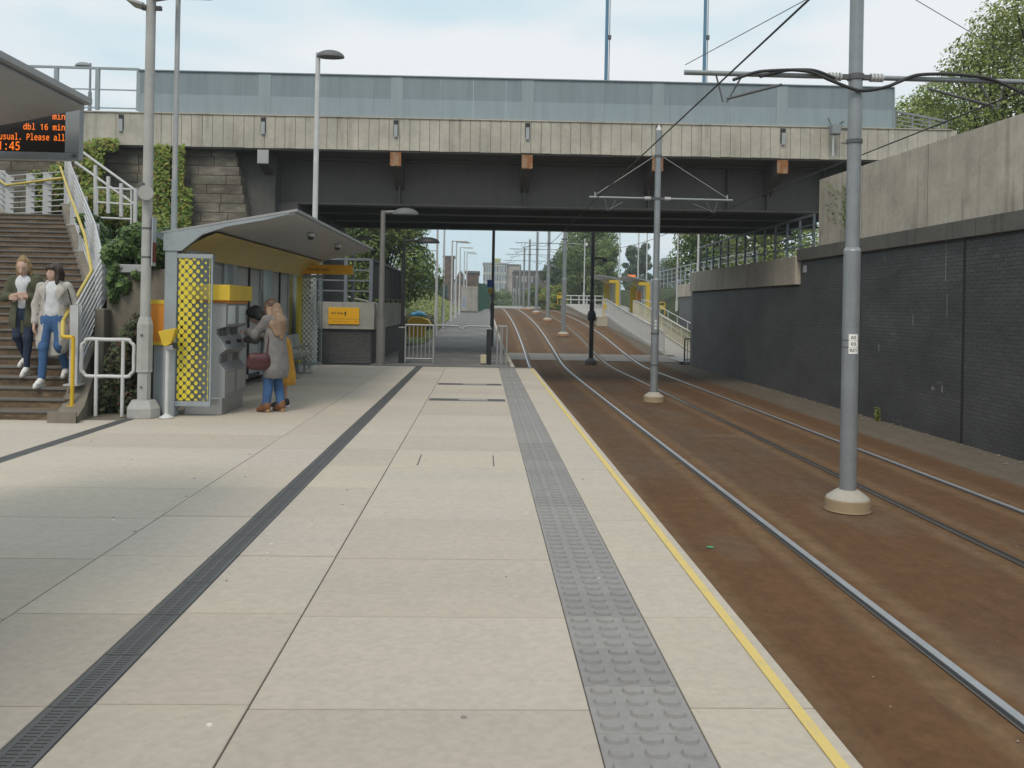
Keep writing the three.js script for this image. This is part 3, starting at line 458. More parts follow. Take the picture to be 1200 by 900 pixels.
{
  const p1 = atY(993, 598, yTrack(10)), m1 = mast('nearest big grey mast with round stained base and black cabled arm', p1.x, -p1.z, { top: 8.2, arm: [2.2, 2.35], ay: 5.52 });
  mesh('clamp_band', [3.85 + 0.85].map((y) => new THREE.CylinderGeometry(0.1, 0.1, 0.05, 18).translate(0, y, 0)), mats.slate, m1);
  // feeder cable tied along the arm
  const ay = 5.52;
  mesh('feeder_cable', [tube([V(-1.25, ay - 0.04, 0.05), V(-0.9, ay + 0.05, 0.06), V(-0.6, ay + 0.03, 0.07), V(-0.35, ay - 0.08, 0.1), V(0, ay - 0.2, 0.12), V(0.35, ay - 0.14, 0.1), V(0.75, ay + 0.03, 0.06), V(1.2, ay + 0.06, 0.05), V(1.7, ay + 0.02, 0.05), V(2.1, ay - 0.16, 0.1), V(2.6, ay - 0.45, 0.2)], 0.022, 8, 60), tube([V(-1.6, ay - 0.1, 0.08), V(-1.25, ay + 0.02, 0.07), V(-0.6, ay + 0.06, 0.06), V(-0.3, ay - 0.04, 0.08)], 0.02, 8, 30)], mats.wire, m1);
  // number plate
  const t = canvasTex(128, 288, (c) => { c.fillStyle = '#f1f1ee'; c.fillRect(0, 0, 128, 288); c.fillStyle = '#1a1a1a'; c.font = 'bold 62px sans-serif'; c.textAlign = 'center'; c.fillText('AS', 64, 74, 90); c.fillText('03', 64, 166, 90); c.fillText('021', 64, 258, 110); c.fillStyle = '#8a8d90'; c.fillRect(0, 92, 128, 4); c.fillRect(0, 188, 128, 4); });
  const pl = new THREE.CylinderGeometry(0.109, 0.109, 0.25, 12, 1, true, -0.62, 1.1); pl.translate(0, 1.6 - (404 - 367) * 0.0107 + 0.92, 0);
  const np = mesh('number_plate', pl, M('#ffffff', 0.6, { map: t }), m1, true);
  mesh('plate_strap', [-0.045, 0.045].map((k) => new THREE.CylinderGeometry(0.107, 0.107, 0.014, 20, 1, true).translate(0, 1.6 - (404 - 367) * 0.0107 + 0.92 + k, 0)), mats.slate, np);
  const p2 = atY(766, 471, yTrack(23)), m2 = mast('grey mast with stayed double arm in front of the bridge', p2.x, -p2.z, { top: 6.42, arm: [1.85, 2.05], ay: 5.5, stay: true });
  const t2 = canvasTex(64, 128, (c) => { c.fillStyle = '#8d9296'; c.fillRect(0, 0, 64, 128); c.fillStyle = '#f4f4f2'; c.font = 'bold 34px sans-serif'; c.textAlign = 'center'; for (const y of [38, 78, 118]) c.fillText('00', 32, y); });
  const pl2 = new THREE.CylinderGeometry(0.109, 0.109, 0.3, 10, 1, true, -0.5, 0.9); pl2.translate(0, 2.1, 0); mesh('number_plate', pl2, M('#ffffff', 0.6, { map: t2 }), m2, true);
  for (const y of [1.0, 1.85]) mesh('strap', new THREE.CylinderGeometry(0.11, 0.11, 0.05, 18).translate(0, y, 0), mats.slate, m2);
  const m3 = mast('black mast with a lamp arm standing beyond the bridge', 4.8, 37.2, { m: darkMast, dark: true, top: 6.4, r: 0.1, dl: -0.2 });
  mesh('mast_arm', [box(0, 0.5, 4.62, 4.7, -0.05, 0.05), box(0.42, 0.62, 4.5, 4.66, -0.1, 0.1, 0.02)], darkMast, m3);
  mesh('fixture', lathe([[0.14, 1.9], [0.19, 2.0], [0.19, 2.2], [0.14, 2.35]], 16), darkMast, m3);
  const word = ['closest to the foot crossing', 'second past the foot crossing', 'third past the foot crossing', 'fourth past the foot crossing', 'fifth past the foot crossing'];
  [49, 61, 74, 86, 97].forEach((d, i) => mast('tall grey mast with white capped rusty base, ' + word[i], MX + 0.08, d, { far: true, arm: i ? [2.4, 2.4] : [0, 0], ay: 5.6, top: yTrack(d) + 7.1, r: 0.13, group: 'grey masts running up the hill' }));
  [107, 117, 129].forEach((d, i) => mast(['first', 'second', 'third'][i] + ' grey mast sinking behind the crest of the line', MX + 0.08, d, { far: true, arm: [2.4, 2.4], ay: 5.6, top: yTrack(d) + 7.1, r: 0.14, group: 'masts behind the crest' }));
}
// contact wires
for (const [f, lab] of [[xT1, 'black contact wire above the track by the platform'], [xT2, 'black contact wire above the track by the brick wall']]) {
  const pts = range(-4, 104, 4).map((d) => W(f(d) + 0.06, d < 23 ? 4.24 : d < 36 ? 4.2 : yTrack(d) + 5.2, d)); tag(mesh('contact_wire', new THREE.TubeGeometry(new THREE.CatmullRomCurve3(pts, false, 'centripetal'), 160, 0.0105, 6), mats.wire), lab, 'wire', 'overhead wires');
}
{
  const a = atD(803, 76, 10.7), b = atD(955, -6, 9.2);
  tag(mesh('stay_wire', bar(a, b.clone().lerp(a, -0.4), 0.005, 0.005, 6), mats.slate), 'thin stay wire rising from the end of the cabled arm', 'wire');
  const c = atD(1060, -8, 10.2), e = atD(1200, 75, 10.6); tag(mesh('stay_wire', bar(c, e, 0.005, 0.005, 6), mats.slate), 'thin stay wire slanting in front of the tree', 'wire');
}
// ------------------------------------------------------------------ lamps
function domeHead(L, w, h) { const g = new THREE.SphereGeometry(1, 18, 8, 0, Math.PI * 2, 0, Math.PI / 2).scale(L / 2, h, w / 2); const c = new THREE.CircleGeometry(1, 18).rotateX(Math.PI / 2).scale(L / 2, 1, w / 2); return [g, c]; }
function lampPost(name, label, base, H, o = {}) {
  const t = thing(name, label, 'lamp', base, 0, o.group), m = o.m ?? mats.galv, r = o.r ?? 0.055, s = o.side ?? 1;
  mesh('pole', bar(V(0, 0.0, 0), V(0, H, 0), r, r * 0.75, 12), m, t);
  if (o.flare !== false) mesh('base_sleeve', bar(V(0, -0.02, 0), V(0, o.sleeve ?? 1.1, 0), r * 1.45, r * 1.4, 12), m, t);
  const arm = o.reach ?? 0.35;
  mesh('arm', bar(V(0, H - 0.05, 0), V(s * arm, H - (o.rise ?? 0.03), 0), r * 0.55), m, t);
  const L = o.L ?? 0.75;
  if (o.flatHead) mesh('lamp_head', box(s * arm, s * (arm + L), H - 0.1, H - 0.02, -0.13, 0.13, 0.03), o.hm ?? m, t);
  else mesh('lamp_head', domeHead(L, L * 0.55, L * 0.26).map((g) => g.translate(s * (arm + L * 0.4), H - 0.1, 0)), o.hm ?? m, t);
  return t;
}
{
  // lamp behind the shelter, in front of the bridge
  const d = 20.6, b = atD(366, 420, d), top = atD(373, 62, d);
  lampPost('lamp_post', 'tall white lamp post rising behind the shelter roof', V(b.x, 0, -d), top.y, { m: mats.white, r: 0.075, L: 0.68, reach: 0.02, hm: mats.slate });
  const d2 = 23.4, b2 = atD(446, 424, 22.75), t2 = atD(449, 247, 22.75);
  lampPost('lamp_post', 'grey lamp post with dome head at the corner of the sign wall', V(b2.x, 0, -22.7), t2.y, { m: M(lin(0.2, 0.19, 0.18), 0.5, { map: T.paint }), r: 0.085, L: 0.72, reach: 0.3, sleeve: 1.25, hm: mats.slate });
  const b3 = atD(471, 424, 23.6), t3 = atD(474, 280, 23.6);
  lampPost('lamp_post', 'black lamp post with dome head beside the gate', V(b3.x, 0, -23.6), t3.y, { m: mats.black, r: 0.055, L: 0.62, reach: 0.42, sleeve: 0.9, hm: mats.black });
  const t4 = atD(407, 277, 30); lampPost('lamp_post', 'small white dome lamp on the upper path behind the sign wall', V(t4.x, 1.6, -31.5), t4.y - 1.6 + 0.1, { m: mats.white, r: 0.05, L: 0.6, reach: 0.15 });
  // pole beyond the bridge on the path
  const p = thing('path_pole', 'plain dark grey pole with small blue sign beside the path', 'pole', W(atD(576, 410, 33.5).x, yPath(33.5), 33.5));
  mesh('pole', bar(V(0, 0, 0), V(0, 6.2, 0), 0.062, 0.055, 12), M(lin(0.2, 0.19, 0.19), 0.6, { map: T.paint }), p); mesh('blue_sign', box(-0.22, 0.02, 2.3, 2.6, 0.07, 0.09, 0.01), M(lin(0.03, 0.12, 0.5), 0.5), p); mesh('yellow_notice', box(-0.18, 0.0, 2.05, 2.26, 0.07, 0.09, 0.01), mats.yellow, p); mesh('sleeve', bar(V(0, 0, 0), V(0, 1.7, 0), 0.075, 0.075, 12), mats.slate, p);
  // row along the path
  [[511, 41, null], [519, 47, 0], [528.5, 55, 279.5], [533.5, 60, 281], [538, 68, 287.5], [543, 77, 293], [546, 84, 295]].forEach(([px, dd, ty], i) => {
    const q = atD(px, 370, dd), H = ty ? atD(px, ty, dd).y - yPath(dd) : 6.3;
    lampPost('path_lamp', ['first', 'second', 'third', 'fourth', 'fifth', 'sixth', 'seventh'][i] + ' white lamp column along the asphalt path past the gate', V(q.x, groundY(q.x, dd) - 0.05, -dd), H, { m: mats.white, r: 0.062, L: 0.75, reach: 0.25, flatHead: true, sleeve: 1.4, group: 'white lamp columns along the path' });
  });
  const q = atD(499.5, 360, 95); lampPost('path_lamp', 'thin grey lamp column beyond the green mesh fence', V(q.x, 1.5, -95), atD(499.5, 293, 95).y - 1.5, { m: mats.paleGrey, r: 0.08, L: 0.9, reach: 0.2, flatHead: true });
  const r = atD(105, 130, 27); lampPost('street_lamp', 'small street lamp standing on the bridge behind its railing', V(r.x, 6.9, -27), atD(103, 74, 27).y - 6.9, { m: mats.midGrey, r: 0.04, L: 0.5, reach: 0.02, side: -1 });
}
// far blue masts behind the bridge
for (const [px, ty, label] of [[711, -30, 'slim pale blue mast rising behind the bridge parapet'], [826, -40, 'thicker blue mast rising behind the cabled arm']]) {
  const d = 32.5, a = atD(px - 1, 95, d), b = atD(px + 2, ty, d), y0 = 6.85, t = thing('blue_mast', label, 'mast', V(a.x, y0, -d)), m = M(lin(0.1, 0.24, 0.38), 0.5, { map: T.paint });
  mesh('pole', bar(V(0, 0, 0), V(0, b.y - y0, 0), 0.075, 0.06, 12), m, t); mesh('cable_tray', bar(V(0.11, 0.4, 0), V(0.11, b.y - y0, 0), 0.022, 0.022, 6), mats.paleGrey, t); mesh('tray_clip', box(0.06, 0.17, a.y - y0 + 1.6, a.y - y0 + 1.75, -0.06, 0.06), mats.slate, t);
}
function facet(g) { g = g.toNonIndexed(); g.computeVertexNormals(); return g; }
// ------------------------------------------------------------------ tall white column with octagonal base by the stairs
{
  const b = atY(168, 489, 0), t = thing('camera_column', 'big pale grey column on octagonal base beside the stairs', 'column', V(b.x, 0, b.z));
  const m = M(lin(0.43, 0.43, 0.415), 0.6, { map: T.paint });
  mesh('octagonal_base', facet(lathe([[0, 0], [0.215, 0], [0.222, 0.02], [0.222, 0.13], [0.16, 0.235], [0.09, 0.24]], 8)), m, t);
  mesh('lower_shaft', facet(lathe([[0.09, 0.2], [0.09, 0.6], [0.112, 0.62], [0.108, 0.65], [0.108, 1.26], [0.076, 1.36], [0.06, 1.365]], 8)), m, t);
  mesh('upper_shaft', bar(V(0, 1.36, 0), V(0, 6.4, 0), 0.066, 0.062, 16), m, t);
  mesh('door_lock', [box(-0.015, 0.015, 1.1, 1.13, 0.105, 0.12), box(-0.012, 0.012, 0.4, 0.43, 0.095, 0.105)], mats.slate, t);
  const sp = mesh('round_speaker', [new THREE.CylinderGeometry(0.098, 0.098, 0.13, 20).rotateX(Math.PI / 2).rotateY(0.35).translate(0.03, atD(178, 228, -b.z).y, 0.14)], m, t);
  mesh('speaker_hinge', box(-0.08, -0.02, atD(178, 221, -b.z).y, atD(178, 215, -b.z).y, 0.05, 0.12, 0.01), mats.slate, sp);
  const yb = atD(182, 312, -b.z).y, yt = atD(182, 255, -b.z).y;
  const sg = mesh('side_sign', box(0.085, 0.1, yb, yt, -0.08, 0.06, 0.006), mats.paleGrey, t); mesh('sign_print', [box(0.101, 0.104, yb + 0.05, yb + 0.32, -0.07, 0.05)], M(lin(0.5, 0.2, 0.12), 0.6, { map: T.rust }), sg);
  for (const y of [yb + 0.12, yt - 0.15]) mesh('sign_strap', [new THREE.CylinderGeometry(0.07, 0.07, 0.025, 16).translate(0, y, 0)], mats.slate, t);
  const yl = atD(170, 9, -b.z).y;
  mesh('floodlight', [box(-0.26, -0.03, -0.015, 0.03, -0.15, 0.15, 0.012).rotateZ(-0.28).translate(-0.03, yl - 0.01, 0.0)], mats.galv, t);
  mesh('floodlight', [box(0.03, 0.3, -0.015, 0.03, -0.15, 0.15, 0.012).rotateZ(0.2).translate(0.0, yl + 0.12, 0.05)], mats.galv, t);
  mesh('lamp_bracket', [box(-0.12, 0.14, yl - 0.03, yl + 0.02, -0.03, 0.03)], mats.slate, t);
}
// ------------------------------------------------------------------ shelters
const dotTex = (() => { const w = 256, h = 1024; return (mode) => canvasTex(w, h, (c) => {
  if (mode) { c.fillStyle = '#000'; c.fillRect(0, 0, w, h); } else { c.fillStyle = '#e2d21e'; c.fillRect(0, 0, w, h); return; }
  c.fillStyle = '#fff'; const s = 62; for (let r = -1; r * s * 0.5 < h + s; r++) for (let k = -1; k < 13; k++) { const x = k * s + (r % 2 ? s / 2 : 0), y = r * s * 0.5, q = Math.max(0.1, 0.345 - 0.26 * Math.max(0, (x / w - 0.3)) / 0.7); c.beginPath(); c.arc(x, y, s * q * 0.98, 0, 7); c.fill(); }
  if (mode) { c.fillStyle = '#fff'; c.fillRect(w - 8, 0, 3, h); } }); })();
const dotAlpha = dotTex(1); dotAlpha.colorSpace = THREE.NoColorSpace;
const dotM = new THREE.MeshStandardMaterial({ color: lin(0.66, 0.54, 0.04), roughness: 0.5, alphaMap: dotAlpha, alphaTest: 0.5, side: THREE.DoubleSide });
const dotWhite = dotM.clone(); dotWhite.color.set(lin(0.6, 0.62, 0.58));
const roofTop = M(lin(0.36, 0.37, 0.38), 0.45, { map: T.paint }), roofUnder = roofTop, soffitM = tones(M(lin(0.52, 0.39, 0.1), 0.35, { map: T.paint }), 4, 0.12, 12);
const panelM = M(lin(0.36, 0.385, 0.4), 0.35, { map: T.paint }), frameM = M(lin(0.33, 0.37, 0.395), 0.45, { map: T.paint });
function shelter(label, x, d0, L, o = {}) {
  const t = thing('platform_shelter', label, 'shelter', W(x, o.y ?? 0, d0), o.turn ?? 0, o.group), N = o.posts ?? 4;
  for (let k = 0; k < N; k++) { const z = -0.08 - k * (L - 0.16) / (N - 1); const p = mesh('post', box(-0.085, 0.085, 0, 2.4, z - 0.085, z + 0.085, 0.012), frameM, t); mesh('post_head', box(-0.09, 0.1, 2.4, 2.52, z - 0.09, z + 0.09, 0.02), frameM, p); }
  mesh('roof', extrude([[-0.12, 2.5], [1.67, 2.835], [1.68, 2.81], [1.25, 2.71], [0.7, 2.6], [0.15, 2.44], [-0.12, 2.43]], L), roofUnder, t);
  mesh('roof_sheet', extrude([[-0.14, 2.525], [-0.14, 2.503], [1.71, 2.845], [1.71, 2.88]], L + 0.06).translate(0, 0, 0.03), roofTop, t);
  for (const z of [0.025, -L + 0.04]) mesh('end_fascia', extrude([[-0.1, 2.27], [0.14, 2.27], [0.42, 2.5], [0.75, 2.615], [1.3, 2.725], [1.62, 2.812], [1.6, 2.822], [-0.1, 2.51]], 0.05).translate(0, 0, z), frameM, t);
  const np = Math.round(L / 1.05);
  for (let k = 0; k < np; k++) { const z0 = -0.06 - k * (L - 0.12) / np, z1 = z0 - (L - 0.12) / np + 0.012; const prof = [[0.1, 2.2], [0.2, 2.31], [0.32, 2.4], [0.46, 2.475], [0.6, 2.53]]; mesh('soffit_panel', quads([prof.map(([a, b]) => V(a, b, z0)), prof.map(([a, b]) => V(a, b, z1))]), soffitM[k % 4], t); }
  // end screens of printed glass
  for (const [z, mm, on] of [[0, dotM, o.screens !== 0], [-L, dotWhite, o.screens !== 0]]) if (on) {
    const e = mesh('end_screen', box(0.1, 0.55, 0.2, 2.2, z - 0.005, z + 0.005), glass, t);
    mesh('screen_frame', [box(0.09, 0.57, 2.17, 2.23, z - 0.02, z + 0.02, 0.005), box(0.09, 0.57, 0.14, 0.21, z - 0.02, z + 0.02, 0.005), box(0.55, 0.57, 0.2, 2.18, z - 0.012, z + 0.012)], frameM, e);
    mesh('dot_print', panelUV(0.43, 1.95).translate(0.325, 1.195, z + 0.008), mm, e, true);
    if (z < 0) { mesh('inner_screen', box(0.03, 0.1, 0.2, 2.2, z - 0.005, z + 0.3), M(lin(0.5, 0.4, 0.03), 0.5, { map: T.paint }), e); }
  }
  // back wall: panes in dark frames
  const nb = Math.round(L / 1.0), st = o.backFrom ?? 0.2;
  for (let k = 0; k < nb; k++) { const z0 = -st - k * (L - st - 0.2) / nb, z1 = z0 - (L - st - 0.2) / nb; const p = mesh('back_pane', box(-0.03, -0.02, 0.25, 2.28, z0 - 0.03, z1 + 0.03), k % 3 === 1 ? glass : panelM, t); mesh('pane_frame', [box(-0.05, 0.01, 0.2, 2.32, z0 - 0.025, z0 + 0.025), box(-0.05, 0.01, 2.28, 2.34, z0, z1), box(-0.05, 0.01, 0.18, 0.25, z0, z1)], k % 3 === 0 ? mats.black : frameM, p); }
  return t;
}
function seat(label, x, d, o = {}) {                              // metal bench on a pedestal rail
  const t = thing('metal_seat', label, 'seat', W(x, o.y ?? 0, d), 0, o.group);
  for (let k = 0; k < 3; k++) {
    const z = -k * 0.56; const prof = [[0.02, 0.88], [0.05, 0.7], [0.09, 0.5], [0.16, 0.44], [0.34, 0.43], [0.5, 0.455]];
    mesh('seat_shell', quads([prof.map(([a, b]) => V(a, b, z)), prof.map(([a, b]) => V(a, b + 0.006, z - 0.26)), prof.map(([a, b]) => V(a, b, z - 0.52))]), mats.stainless, t);
    mesh('arm_rest', tube([V(0.1, 0.62, z + 0.02), V(0.3, 0.64, z + 0.02), V(0.42, 0.6, z + 0.02), V(0.44, 0.46, z + 0.02)], 0.016, 6), mats.stainless, t);
  }
  mesh('beam', box(0.18, 0.24, 0.34, 0.4, -1.7, 0.05), mats.midGrey, t);
  for (const z of [-0.15, -1.45]) mesh('leg', [box(0.19, 0.23, 0, 0.35, z - 0.03, z + 0.03), box(0.05, 0.38, 0, 0.02, z - 0.06, z + 0.06)], mats.midGrey, t);
  return t;
}
const SX = -4.27, SD = 11.85;
{
  const s = shelter('grey shelter with yellow soffit and dotted glass screens over the ticket machine', SX, SD, 8.1, { backFrom: 1.6 });
  mesh('lamp_column', bar(V(0, 2.5, -0.08), V(0, 6.35, -0.08), 0.036, 0.033, 12), mats.galv, s);
  mesh('lamp_column_sleeve', bar(V(0, 2.5, -0.08), V(0, 3.25, -0.08), 0.04, 0.04, 12), frameM, s);
  mesh('lamp_head', box(0.02, 0.42, 5.78, 5.83, -0.2, 0.05, 0.01), mats.slate, s);
  mesh('side_bracket', extrude([[-0.09, 2.4], [-0.09, 2.5], [-0.33, 2.55], [-0.33, 2.5]], 0.1).translate(0, 0, -0.03), frameM, s);
  const sgn = mesh('hanging_sign', box(0.05, 1.32, 2.24, 2.46, -7.72, -7.66, 0.008), mats.yellow, s);
  const tx = canvasTex(512, 96, (c) => { c.fillStyle = '#d99d12'; c.fillRect(0, 0, 512, 96); c.fillStyle = '#5a4210'; c.font = 'bold 40px sans-serif'; c.fillText('Passenger point', 95, 62, 200); });
  mesh('sign_face', panelUV(1.25, 0.21).translate(0.685, 2.35, -7.654), M('#ffffff', 0.5, { map: tx }), sgn, true);
  for (const [px, py, d] of [[368, 274, 14.2], [395, 288, 16.8]]) { const lx = 1.42, ly = 2.74, z = -(d - SD); const c = mesh('dome_camera', [new THREE.CylinderGeometry(0.06, 0.07, 0.06, 16).translate(lx, ly - 0.03, z)], mats.white, s); mesh('dome', [new THREE.SphereGeometry(0.058, 14, 8, 0, 6.3, Math.PI / 2, Math.PI / 2).translate(lx, ly - 0.06, z)], mats.black, c); }
  // the poster case and the fare box
  const s0 = shelter('grey shelter roof end reaching in above the departure board', SX + 0.03, -2.6, 8.15, { posts: 4, screens: 0 });
  s0.userData.label = 'grey shelter whose roof corner hangs over the departure board';
  seat('row of perforated steel seats at the far end of the shelter', SX + 0.1, SD + 6.0);
}
// departure board
{
  const d = 5.72, x1 = atD(93, 160, d).x, y0 = atD(60, 187, d).y, y1 = y0 + 0.36, xs = atD(76, 160, d).x, ys0 = atD(60, 178.5, d).y, ys1 = ys0 + 0.27, x0 = -4.05, xl = x0 + 0.1;
  const t = thing('departure_board', 'grey departure board with orange dot matrix text hung under the shelter roof', 'sign', W(x0, y0, d));
  mesh('casing', [box(0, x1 - x0, 0, y1 - y0, -0.07, -0.02, 0.012), box(0, x1 - x0, 0, ys0 - y0, -0.02, 0.0, 0.004), box(xs - x0, x1 - x0, ys0 - y0, y1 - y0, -0.02, 0.0, 0.004)], M(lin(0.3, 0.325, 0.345), 0.5, { map: T.paint }), t);
  const w = xs - xl, h = ys1 - ys0;
  const tx = canvasTex(Math.round(w * 800), Math.round(h * 800), (c, W2, H2) => {
    c.fillStyle = '#0b0808'; c.fillRect(0, 0, W2, H2); const q = 800 * d / F;                 // canvas px per photo px
    c.textAlign = 'right'; const right = W2 - 3; c.fillStyle = '#ff7a1e';
    const line = (s, y, size, width, xr = right) => { c.font = 'bold ' + size + 'px monospace'; c.save(); const m = c.measureText(s).width; c.translate(xr, y); c.scale(width / m, 1); c.fillText(s, 0, 0); c.restore(); };
    const Y = (py) => H2 - (178.5 - py) * q;
    line('min', Y(140), 44, 15 * q); line('dbl 16 min', Y(152.5), 44, 48 * q); line('usual. Please all', Y(164.5), 46, 75 * q); line('1:45', Y(176.3), 60, 26 * q, W2 - (76 - 25) * q);
    c.fillStyle = 'rgba(11,8,8,0.35)'; for (let y = 0; y < H2; y += 4) c.fillRect(0, y, W2, 1); for (let x = 0; x < W2; x += 4) c.fillRect(x, 0, 1, H2);
  });
  mesh('screen', panelUV(w, h).translate((xl + xs) / 2 - x0, (ys0 + ys1) / 2 - y0, -0.012), new THREE.MeshStandardMaterial({ color: '#161212', roughness: 0.4, emissive: '#ffffff', emissiveMap: tx, emissiveIntensity: 1.5, map: tx }), t, true);
  mesh('hanger', [box(0.15, 0.2, y1 - y0, y1 - y0 + 0.1, -0.06, -0.03), box(0.95, 1.0, y1 - y0 - 0.01, y1 - y0 + 0.05, -0.12, -0.06)], mats.slate, t);
  mesh('case_lock', box(x1 - x0 - 0.045, x1 - x0 - 0.015, 0.02, 0.035, 0.0, 0.008), mats.slate, t);
}
// ticket machine
{
  const t = thing('ticket_machine', 'grey ticket machine with yellow header under the shelter', 'ticket machine', W(-4.12, 0, 12.0));
  const body = M(lin(0.33, 0.34, 0.35), 0.45, { map: T.steel, metalness: 0.3 });
  mesh('plinth', box(0, 0.52, 0, 0.24, -1.08, -0.03, 0.008), mats.stainless, t);
  for (const k of [0, 1]) {
    const z0 = -0.04 - k * 0.54, z1 = z0 - 0.5;
    const c = mesh('cabinet', [extrude([[0, 0.24], [0.55, 0.24], [0.55, 0.62], [0.46, 0.72], [0.46, 0.84], [0.56, 0.92], [0.5, 1.02], [0.42, 1.12], [0.42, 1.2], [0.55, 1.24], [0.55, 1.56], [0, 1.56]], z0 - z1, 0.006).translate(0, 0, z0)], body, t);
    mesh('screen', box(0.552, 0.562, 1.27, 1.53, z1 + 0.08, z0 - 0.08), M(lin(0.62, 0.66, 0.64), 0.3), c);
    mesh('keypad', box(0.5, 0.53, 0.93, 1.03, z1 + 0.18, z0 - 0.14), mats.black, c);
    mesh('coin_panel', box(0.455, 0.468, 0.64, 0.83, z1 + 0.1, z0 - 0.1), mats.slate, c);
    mesh('note_slot', box(0.42, 0.45, 1.1, 1.19, z1 + 0.12, z0 - 0.12), mats.slate, c);
    mesh('lower_door', box(0.551, 0.559, 0.3, 0.58, z1 + 0.05, z0 - 0.05, 0.004), mats.stainless, c);
  }
  mesh('header_box', [box(-0.02, 0.62, 1.6, 1.82, -1.12, 0.03, 0.01)], mats.yellow, t);
  mesh('header_lip', [box(0.0, 0.58, 1.56, 1.602, -1.05, -0.05)], mats.orange, t);
  mesh('back_panel', box(0.0, 0.05, 0.24, 2.3, -1.14, 0.0), frameM, t);
}
// orange post box and validator
{
  const d = 11.95, p0 = atD(190, 404, d), p1 = atD(190, 352, d), x0 = atD(178.5, 380, d).x, x1 = atD(202, 380, d).x, t = thing('help_point', 'orange and yellow help point box on a grey post', 'help point', V((x0 + x1) / 2, 0, -d));
  const w = (x1 - x0) / 2; mesh('post', box(-0.1, 0.1, 0, p0.y, -0.13, 0.03, 0.01), frameM, t);
  mesh('box_body', box(-w, w, p0.y, p1.y, -0.12, 0.06, 0.012), mats.orange, t); mesh('box_side', box(w * 0.62, w + 0.004, p0.y + 0.03, p1.y - 0.05, 0.05, 0.066), M(lin(0.4, 0.15, 0.02), 0.5), t); mesh('box_head', box(-w - 0.006, w + 0.006, p1.y - 0.055, p1.y + 0.006, -0.126, 0.066, 0.006), mats.yellow, t); mesh('box_foot', box(-w - 0.004, w + 0.004, p0.y - 0.004, p0.y + 0.045, -0.124, 0.064, 0.006), mats.yellow, t);
  const b = atY(195, 490, 0), v = thing('card_validator', 'slim white post with yellow wedge shaped card reader', 'card reader', V(b.x, 0, b.z)), dd = -b.z, hy = (py) => atD(196, py, dd).y;
  mesh('base_plate', lathe([[0, 0], [0.095, 0], [0.098, 0.015], [0.05, 0.04], [0.028, 0.06]], 20), mats.white, v); mesh('post', bar(V(0, 0.03, 0), V(0, hy(404), 0), 0.027, 0.027, 14), mats.white, v);
  mesh('reader_head', extrude([[-0.1, hy(389)], [0.12, hy(384.5)], [0.06, hy(402)], [0.0, hy(405)], [-0.04, hy(404)]], 0.1, 0.008).translate(0, 0, 0.06), mats.yellow, v);
  mesh('reader_base', [box(-0.01, 0.1, hy(410), hy(404), -0.05, 0.05, 0.01)], mats.stainless, v); mesh('reader_cover', box(0.07, 0.125, hy(408), hy(401), -0.04, 0.05, 0.01), mats.black, v);
  // white hoop rail between stairs and column
  const L = atD(96, 400, 11.75), R2 = atD(159, 400, 11.75), yT = atD(128, 398, 11.75).y, yB = atD(128, 441, 11.75).y, h = thing('hoop_rail', 'white tubular hoop barrier between the stair foot and the column', 'barrier', V(L.x, 0, -11.75)), ww = R2.x - L.x - 0.02, rr = 0.08;
  const loop = new THREE.CurvePath(); const P = [[rr, yT], [ww - rr, yT], [ww, yT - rr], [ww, yB + rr], [ww - rr, yB], [rr, yB], [0, yB + rr], [0, yT - rr]].map(([a, c]) => V(a, c, 0));
  const c8 = new THREE.CatmullRomCurve3(P.flatMap((p, i) => [p, p.clone().lerp(P[(i + 1) % 8], 0.5)]), true, 'catmullrom', 0.5); mesh('hoop', new THREE.TubeGeometry(c8, 80, 0.026, 8, true), mats.white, h);
  for (const px of [113, 144]) { const x = atD(px, 430, 11.75).x - L.x; mesh('leg', bar(V(x, 0, 0), V(x, yT, 0), 0.025, 0.025, 10), mats.white, h); }
}
